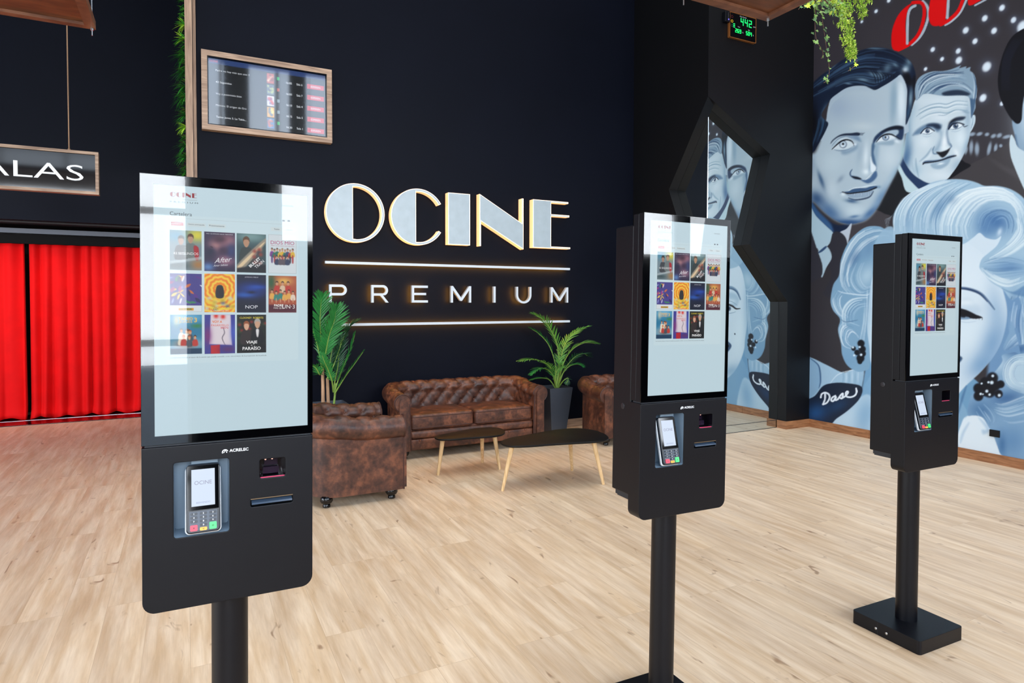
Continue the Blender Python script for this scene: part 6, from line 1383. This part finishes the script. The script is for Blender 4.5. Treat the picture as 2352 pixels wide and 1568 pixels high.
bl(I_, 860, 540, 130, 160, (206, 222, 234), .9); bl(I_, 850, 820, 130, 110, (204, 222, 234), .8); bl(I_, 990, 860, 60, 130, (104, 144, 186), .8, 20); bl(I_, 1000, 700, 44, 130, (140, 172, 202), .7, -6); bl(I_, 930, 980, 90, 60, (110, 150, 190), .8, -40); bl(I_, 340, 700, 30, 260, (120, 160, 190), .6, 0); bl(I_, 400, 860, 50, 150, (206, 224, 234), .7, -8); bl(I_, 470, 1120, 140, 40, (120, 158, 190), .7, 20)
bl(I_, 900, 700, 60, 40, (176, 196, 216), .5)
# far brow and eye (seen in the mirror) and near brow, sleepy eye
MU.line(I_((395, 640), (430, 585), (490, 560), (550, 585), (580, 610)), 8, (84, 118, 150), .85, 4); MU.line(I_((395, 645), (430, 590), (490, 568), (550, 590)), 4, (50, 80, 114), .8, 2)
def lid(f, pts, w): MU.line(f(*pts), w, BK, .97, 1.4)
MU.poly(I_((405, 640), (450, 600), (520, 600), (565, 650), (540, 690), (440, 690)), (140, 172, 198), 6, .7); bl(I_, 480, 655, 50, 18, (216, 230, 238), .8)
MU.poly(I_((425, 712), (460, 688), (510, 682), (555, 700), (540, 722), (480, 728)), (200, 216, 226), 1.2); MU.blob(*P1(I_, (492, 703)), 9, 7.5, (44, 70, 102), 1, 0, 4); MU.blob(*P1(I_, (492, 703)), 3.4, 3.4, BK, 1, 0, 3); MU.blob(*P1(I_, (498, 698)), 1.8, 1.8, (240, 246, 250), 1)
lid(I_, ((395, 700), (430, 702), (465, 684), (515, 676), (562, 700)), 5.5); MU.line(I_((430, 722), (480, 734), (540, 726)), 1.4, (70, 100, 134), .8, 1.5); MU.line(I_((420, 680), (470, 655), (530, 655), (570, 680)), 1.6, (90, 124, 156), .8, 2)
MU.line(I_((740, 600), (800, 586), (860, 590), (920, 612), (960, 650), (995, 695)), 6.5, (56, 84, 122), .85, 3); MU.line(I_((780, 590), (850, 590), (915, 612), (958, 655)), 4, (34, 54, 88), .85, 2)
MU.poly(I_((760, 700), (800, 650), (870, 640), (920, 690), (900, 720), (820, 705)), (176, 198, 216), 6, .6); bl(I_, 840, 660, 60, 18, (220, 232, 240), .7)
MU.poly(I_((770, 722), (810, 700), (860, 705), (900, 728), (860, 746), (800, 744)), (120, 150, 180), 1.2); MU.blob(*P1(I_, (835, 722)), 10, 7, (20, 24, 34), 1, 0, 3); MU.blob(*P1(I_, (856, 728)), 3, 2.4, (210, 222, 232), .9)
MU.poly(I_((745, 700), (800, 688), (850, 698), (900, 722), (932, 738), (880, 742), (830, 722), (770, 716)), BK, 1.6, .97)
for k in range(8): MU.line(I_((790 + k * 17, 704 + k * 3), (812 + k * 17, 716 + k * 3), (826 + k * 15, 736 + k * 2)), 1.1, BK, .8, .9)
MU.line(I_((790, 750), (850, 762), (900, 756)), 1.4, (160, 184, 206), .8, 2)
# nose, lips, beauty spot
bl(I_, 640, 700, 40, 190, (214, 228, 236), .8); bl(I_, 590, 740, 20, 130, (150, 182, 206), .6); bl(I_, 700, 760, 22, 120, (140, 172, 200), .6); MU.poly(I_((560, 830), (600, 850), (650, 862), (700, 850), (735, 826), (740, 852), (690, 882), (640, 890), (590, 880)), (84, 118, 152), 4, .8); bl(I_, 608, 862, 14, 8, BK, .8); bl(I_, 690, 862, 14, 8, BK, .8); bl(I_, 648, 830, 32, 22, (222, 234, 240), .8)
MU.blob(*P1(I_, (434, 868)), 2.6, 2.6, (24, 34, 54), .95, 0, 3)
MU.poly(I_((460, 950), (520, 915), (590, 900), (640, 912), (690, 898), (770, 920), (830, 948), (760, 1010), (690, 1050), (600, 1058), (520, 1020)), (44, 70, 104), 2.5, .97); MU.poly(I_((480, 952), (560, 935), (640, 940), (720, 934), (810, 950), (740, 990), (640, 1000), (540, 990)), (16, 20, 32), 2); MU.poly(I_((500, 946), (570, 936), (640, 940), (720, 936), (790, 948), (730, 968), (640, 975), (550, 968)), (226, 234, 240), 1.4); MU.line(I_((540, 1020), (620, 1035), (710, 1022)), 8, (120, 154, 184), .8, 6)
bl(I_, 620, 1110, 90, 40, (212, 226, 236), .8)
MU.setclip(None)
# neck line, white collar of the dress, sash with the word
MU.line(I_((850, 1090), (830, 1150), (808, 1230)), 4, (60, 98, 142), .8, 5)
MU.poly(I_((800, 1380), (820, 1300), (850, 1245), (950, 1240), (985, 1310), (1020, 1380), (1060, 1450), (1080, 1500), (900, 1500), (780, 1440)), (206, 222, 234), 2)
MU.line(I_((985, 1250), (990, 1300), (1010, 1330)), 4, (130, 164, 196), .6, 4); MU.line(I_((930, 1300), (950, 1330), (985, 1320)), 3, (150, 180, 206), .6, 3); MU.line(I_((850, 1250), (825, 1330), (805, 1420)), 4, (130, 168, 200), .7, 5)
MU.poly(I_((1010, 1330), (1060, 1300), (1147, 1280), (1300, 1300), (1300, 1560), (1080, 1560), (1050, 1440)), (90, 134, 176), 3); MU.line(I_((1110, 1450), (1130, 1380), (1160, 1330)), 7, (200, 218, 232), .8, 5)
MU.poly(I_((380, 1050), (350, 1130), (300, 1200), (240, 1260), (170, 1330), (400, 1400), (520, 1300)), (176, 202, 218), 6, .0)
MU.poly(G_((180, 1420), (260, 1360), (340, 1290), (440, 1200), (560, 1200), (620, 1600), (300, 1600)), (176, 202, 220), 3); bl(G_, 500, 1350, 90, 180, (120, 160, 194), .8, 10)
MU.poly(G_((-30, 1240), (60, 1180), (130, 1095), (220, 1068), (330, 1068), (470, 1100), (455, 1200), (360, 1300), (250, 1380), (180, 1430), (-30, 1400)), (26, 36, 54), 1.2); bl(G_, 70, 1330, 100, 80, (40, 82, 134), .8, -20); bl(G_, 260, 1270, 110, 50, (28, 60, 96), .7, -25)
WW = (216, 226, 236)
for s_ in (((150, 1165), (148, 1210), (132, 1252)), ((112, 1195), (120, 1165), (150, 1152), (182, 1168), (188, 1200), (165, 1240), (132, 1256)),
           ((240, 1180), (212, 1196), (204, 1220), (222, 1226), (244, 1190), (240, 1218), (262, 1210)), ((262, 1210), (290, 1170), (306, 1162), (300, 1196), (292, 1204), (282, 1198)), ((300, 1200), (330, 1180), (352, 1150), (342, 1142), (330, 1160), (338, 1186), (372, 1192), (410, 1178), (426, 1148), (422, 1115))):
    MU.line(G_(*s_), 4.0, WW, 1, .9, taper=False)
# earrings
def cluster(f, k, L, hi):
    for x, y, r in L: MU.blob(*P1(f, (x, y)), r / k * .96, r / k * .96, (14, 18, 28), 1, 0, 5)
    for x, y, r in hi: MU.blob(*P1(f, (x, y)), r / k, r / k, (206, 226, 240), 1, 0, 2)
# ---- her hair
def curl(out, base=(132, 168, 196)): MU.poly(out, base, 1)
HL = [(206, 222, 232), (222, 234, 240), (176, 202, 218), (140, 174, 200), (96, 134, 172)]
lefthair = I_((440, 285), (400, 268), (340, 270), (290, 300), (240, 355), (205, 440), (195, 520), (165, 570), (152, 650), (165, 700), (200, 745), (190, 800), (205, 870), (212, 930), (240, 985), (290, 1015), (330, 1010), (352, 990), (352, 900), (340, 800), (345, 700), (360, 560), (400, 440), (470, 380), (520, 330), (490, 290))
MU.poly(lefthair, (118, 156, 186), 1.2); MU.setclip(lefthair)
MU.hair(I_((470, 290), (380, 275), (280, 320), (210, 450), (205, 560), (240, 610)), I_((480, 330), (400, 330), (320, 380), (260, 470), (250, 560), (300, 620)), 22, 2.4, HL, .7, 2, 21)
MU.hair(I_((250, 470), (220, 560), (280, 630), (360, 610)), I_((330, 440), (300, 520), (330, 580), (370, 570)), 16, 2.4, HL, .7, 2, 22); bl(I_, 340, 520, 40, 60, (176, 202, 218), .7, 30); bl(I_, 275, 430, 26, 50, (70, 106, 148), .6, 30); bl(I_, 350, 380, 30, 60, (90, 126, 164), .5, 20)
MU.hair(I_((160, 600), (150, 660), (190, 730), (230, 740)), I_((240, 600), (200, 640), (210, 700), (250, 740)), 12, 2.2, HL, .8, 1.6, 23)
MU.hair(I_((340, 630), (260, 640), (210, 700), (210, 790)), I_((350, 680), (300, 690), (270, 730), (280, 790)), 16, 2.2, HL, .8, 1.6, 24)
MU.hair(I_((300, 780), (230, 760), (195, 800), (210, 880), (260, 900)), I_((310, 880), (290, 830), (260, 810), (240, 850), (270, 890)), 18, 2.0, HL, .8, 1.6, 25); MU.hair(I_((350, 560), (345, 700), (330, 860)), I_((320, 660), (320, 760), (300, 860)), 10, 2, HL, .6, 2, 26)
bl(I_, 240, 960, 50, 60, (110, 150, 184), .7, 20); MU.line(I_((205, 745), (230, 760), (290, 750)), 2, (60, 94, 134), .7, 2); MU.line(I_((190, 600), (230, 612), (330, 622), (350, 615)), 2.4, (226, 236, 242), .7, 2)
MU.setclip(None)
tophair = D_((790, 640), (785, 560), (795, 480), (830, 400), (900, 300), (1000, 220), (1130, 160), (1260, 95), (1400, 66), (1560, 58), (1700, 75), (1800, 105), (1880, 138), (2030, 140), (2170, 170), (2290, 235), (2380, 320), (2520, 480), (2700, 800), (2800, 1300), (2800, 2000), (2500, 3000), (2300, 2700), (2300, 2200), (2340, 1800), (2300, 1480), (2200, 1500), (2100, 1380), (1960, 1290), (1880, 1200), (1840, 1150), (1818, 1100), (1850, 1010), (1930, 940), (2030, 850), (2080, 740), (2010, 780), (1900, 760), (1820, 700), (1740, 760), (1600, 840), (1400, 780), (1300, 860), (1000, 900), (800, 800))
MU.poly(tophair, (150, 182, 206), 1.4)
MU.poly(D_((790, 640), (800, 800), (1000, 900), (1000, 1000), (700, 1000), (560, 900), (600, 760), (700, 640)), (140, 174, 200), 2, .9)
MU.setclip(tophair)
MU.hair(D_((800, 720), (795, 560), (840, 400), (960, 250), (1160, 150), (1400, 75)), D_((1360, 800), (1335, 620), (1360, 480), (1450, 330), (1560, 200), (1720, 110)), 60, 2.4, HL, .75, 2, 31)
MU.hair(D_((1360, 800), (1345, 620), (1420, 400), (1600, 220), (1880, 150), (2140, 180), (2330, 330), (2420, 520)), D_((1760, 760), (1720, 640), (1790, 480), (1920, 350), (2080, 330), (2210, 380), (2270, 520), (2250, 700)), 56, 2.6, HL[:4], .8, 2, 32)
bl(D_, 1330, 400, 60, 170, (84, 124, 166), .6, 32); bl(D_, 1480, 300, 70, 60, (96, 130, 166), .5, -30); bl(D_, 970, 560, 30, 130, (110, 146, 182), .45, 0); bl(D_, 1150, 520, 26, 160, (120, 156, 190), .4, 8)
bl(D_, 2010, 560, 190, 130, (66, 106, 156), .95, 20); bl(D_, 1900, 640, 130, 130, (80, 120, 166), .8); MU.hair(D_((1800, 640), (1840, 480), (2010, 400), (2180, 430), (2250, 560), (2230, 700)), D_((1950, 720), (2020, 560), (2100, 520), (2140, 560), (2150, 640), (2130, 720)), 14, 2, [(120, 156, 190), (56, 94, 142), (150, 182, 206)], .6, 2, 33); bl(D_, 2060, 690, 26, 50, (190, 210, 226), .9, 20)
MU.hair(D_((2240, 520), (2270, 640), (2200, 780), (2060, 900), (1900, 1020)), D_((2420, 560), (2440, 760), (2320, 880), (2150, 980), (1880, 1060)), 26, 2.6, HL[:4], .8, 2, 34)
bl(D_, 2180, 1110, 200, 90, (84, 124, 170), .8, 5); MU.hair(D_((1850, 1060), (2000, 1010), (2200, 1000), (2420, 1060)), D_((1860, 1160), (2010, 1240), (2200, 1230), (2400, 1180)), 18, 2.2, [(66, 104, 150), (120, 156, 190), (170, 198, 216)], .6, 2, 35); MU.hair(D_((1840, 1120), (1900, 1220), (2060, 1320), (2200, 1340), (2400, 1260)), D_((1830, 1080), (1960, 1180), (2120, 1250), (2250, 1240), (2400, 1160)), 12, 2.4, HL[:3], .8, 1.6, 36)
# right-hand side curls
RC = [(190, 210, 226), (150, 182, 208), (96, 134, 176), (60, 98, 144)]
MU.hair(E_((430, 360), (390, 480), (430, 600), (560, 560)), E_((520, 330), (500, 420), (560, 520), (700, 500)), 16, 3, RC, .7, 2.5, 41); bl(E_, 420, 500, 34, 120, (56, 92, 138), .8, 8); MU.poly(E_((350, 320), (430, 345), (520, 300), (560, 380), (440, 365)), (84, 124, 168), 3, .8)
MU.setclip(None)
MU.hair(E_((430, 380), (400, 560), (420, 700)), E_((640, 300), (600, 560), (620, 800)), 26, 3, RC, .6, 2.5, 51)
side = E_((420, 560), (400, 640), (360, 740), (380, 770), (440, 740), (520, 720), (700, 700), (700, 1700), (420, 1560), (330, 1500), (290, 1380), (260, 1330), (210, 1260), (110, 1240), (110, 1150), (150, 1060), (280, 940), (350, 850), (352, 800), (440, 780), (480, 780))
MU.poly(side, (120, 156, 190), 2); MU.setclip(side)
MU.hair(E_((370, 760), (420, 680), (520, 600), (640, 560)), E_((380, 770), (450, 740), (560, 660), (680, 640)), 12, 3, RC[:3], .8, 2, 42); bl(E_, 470, 760, 90, 34, (60, 98, 146), .9, -12)
bl(E_, 320, 860, 60, 60, (176, 202, 220), .9); MU.poly(E_((510, 790), (430, 810), (370, 870), (355, 950), (390, 1020), (450, 1060), (560, 1080), (700, 1000), (640, 800)), (166, 194, 214), 1.5)
MU.hair(E_((510, 795), (430, 810), (372, 870), (360, 960), (400, 1030), (520, 1080)), E_((560, 880), (470, 870), (440, 910), (440, 960), (480, 1000), (560, 1000)), 20, 2.2, [(206, 222, 232), (120, 156, 190), (90, 130, 172), (186, 208, 222)], .75, 1.8, 43)
bl(E_, 380, 1110, 110, 50, (56, 94, 142), .8, -10); MU.hair(E_((290, 1140), (360, 1150), (480, 1110), (620, 1060)), E_((300, 1250), (400, 1290), (500, 1280), (640, 1240)), 22, 2.6, [(190, 210, 224), (110, 148, 184), (150, 182, 206)], .75, 2, 44)
bl(E_, 200, 1200, 90, 70, (66, 106, 150), .8, 15); MU.hair(E_((230, 1150), (280, 1200), (300, 1260), (270, 1330)), E_((150, 1180), (190, 1250), (240, 1310), (260, 1350)), 8, 2.4, RC[:3], .6, 2, 45); bl(E_, 420, 1420, 110, 110, (84, 126, 170), .7); bl(E_, 350, 1450, 30, 80, (56, 98, 146), .7)
MU.setclip(None)
MU.poly(E_((40, 1470), (30, 1380), (90, 1250), (200, 1245), (250, 1320), (290, 1390), (330, 1500), (340, 1580), (40, 1580)), (206, 222, 234), 1.5); MU.line(E_((110, 1290), (70, 1360), (50, 1430)), 5, (140, 174, 204), .6, 6); MU.poly(E_((180, 1250), (250, 1310), (255, 1350), (215, 1370), (205, 1340), (235, 1330)), (150, 182, 210), 4, .7)
cluster(E_, 3.136, ((180, 1040, 40), (180, 1095, 38), (230, 1000, 44), (280, 965, 44), (260, 1060, 50), (340, 1010, 30), (325, 1080, 32), (230, 1060, 40), (300, 1020, 40)), ((283, 950, 11), (252, 996, 9), (276, 998, 14), (203, 1005, 8), (240, 1060, 12), (260, 1085, 10), (196, 1080, 10), (330, 1090, 12), (212, 1082, 6)))
cluster(G_, 3.823, ((465, 720, 34), (475, 770, 34), (400, 765, 22), (430, 800, 26), (460, 850, 38), (480, 810, 30), (455, 880, 24)), ((394, 755, 11), (454, 752, 10), (466, 820, 12), (405, 825, 10)))
# stray hairs
for k in range(8): MU.line(D_((790 - k * 6, 470 + k * 10), (750 - k * 8, 540), (730 - k * 3, 640)), .7, (150, 166, 180), .5, .8)
MU.line(D_((860, 340), (900, 290), (980, 245)), .8, (160, 176, 190), .6, .8)
# wall grid: columns and rows about one and a half photo pixels apart, colour taken from the painting
YN0, YN1, ZM0, ZM1 = 2.62, YC, 0.0, 4.95
cols = []; y = YN1
pxs = np.arange(pj((XR, YN1, 1.5))[0], pj((XR, YN0, 1.5))[0], 1.6)
ys = []
for px in pxs:
    d = ray(float(px), 692); ys.append(d.y * XR / d.x)
ys[0] = YN1; ys = np.array(ys + [YN0]); zs_ = np.linspace(ZM0, ZM1, 830)
Yg, Zg = np.meshgrid(ys, zs_)
P_ = np.stack([np.full(Yg.shape, XR), Yg, Zg - CAMZ], -1)
zz = P_ @ np.array(_f2); PX = 1176 + 1469 * (P_ @ np.array(_r2)) / zz; PY = 730.2 - 1469 * (P_ @ np.array(_u3)) / zz
fx = np.clip((PX - MU.x0) / MU.step, 0, MU.w - 1.001); fy = np.clip((PY - MU.y0) / MU.step, 0, MU.h - 1.001)
i0 = fx.astype(int); j0 = fy.astype(int); u = (fx - i0)[..., None]; v = (fy - j0)[..., None]; I = MU.img
CL = I[j0, i0] * (1 - u) * (1 - v) + I[j0, i0 + 1] * u * (1 - v) + I[j0 + 1, i0] * (1 - u) * v + I[j0 + 1, i0 + 1] * u * v
nr, nc = Yg.shape
co = np.stack([np.full(Yg.shape, XR), Yg, Zg], -1).reshape(-1, 3).astype(np.float32)
idx = (np.arange(nr - 1)[:, None] * nc + np.arange(nc - 1)[None, :]).ravel()
loops = np.stack([idx, idx + nc, idx + nc + 1, idx + 1], -1).ravel().astype(np.int32)
me = bpy.data.meshes.new('mural_paint'); me.vertices.add(len(co)); me.vertices.foreach_set('co', co.ravel())
nf = len(idx); me.loops.add(nf * 4); me.loops.foreach_set('vertex_index', loops); me.polygons.add(nf)
me.polygons.foreach_set('loop_start', np.arange(0, nf * 4, 4, dtype=np.int32)); me.update(calc_edges=True)
ca = me.color_attributes.new('paint', 'FLOAT_COLOR', 'POINT'); a = np.ones((len(co), 4), np.float32); a[:, :3] = (np.clip(CL.reshape(-1, 3), 0, 1) ** 2.2 * 1.12); ca.data.foreach_set('color', a.ravel())
b = MB(); b.box(XR + .002, XR + .12, YREAR, 12, 0, TOP); b.box(XR, XR + .002, YREAR, YN0, 0, TOP); b.box(XR, XR + .002, YN0, YC, ZM1, TOP)
wr = struct('wall_right', b, mat('mural_ground_paint', lin((53, 51, 56)), .5, noise=.06, nscale=1.5))
mo = link('mural_paint', me, wr, attr_mat('mural_paint', .45, 0, .3, 1))
mo['label'] = 'grey and blue painted portraits of two men and a woman with curled pale hair'

# ------------------------------------------------------------------ put each root at the base of its own thing
for o in list(C.objects):
    if o.type == 'EMPTY' and o.parent is None and o.location.length < 1e-6:
        ch = [x for x in C.objects if x.parent == o]
        P = [c.matrix_basis @ v.co for c in ch for v in c.data.vertices]
        if not P: continue
        c0 = Vector(((min(p.x for p in P) + max(p.x for p in P)) / 2, (min(p.y for p in P) + max(p.y for p in P)) / 2, min(p.z for p in P)))
        o.location = c0
        for c in ch: c.location = c.location - c0
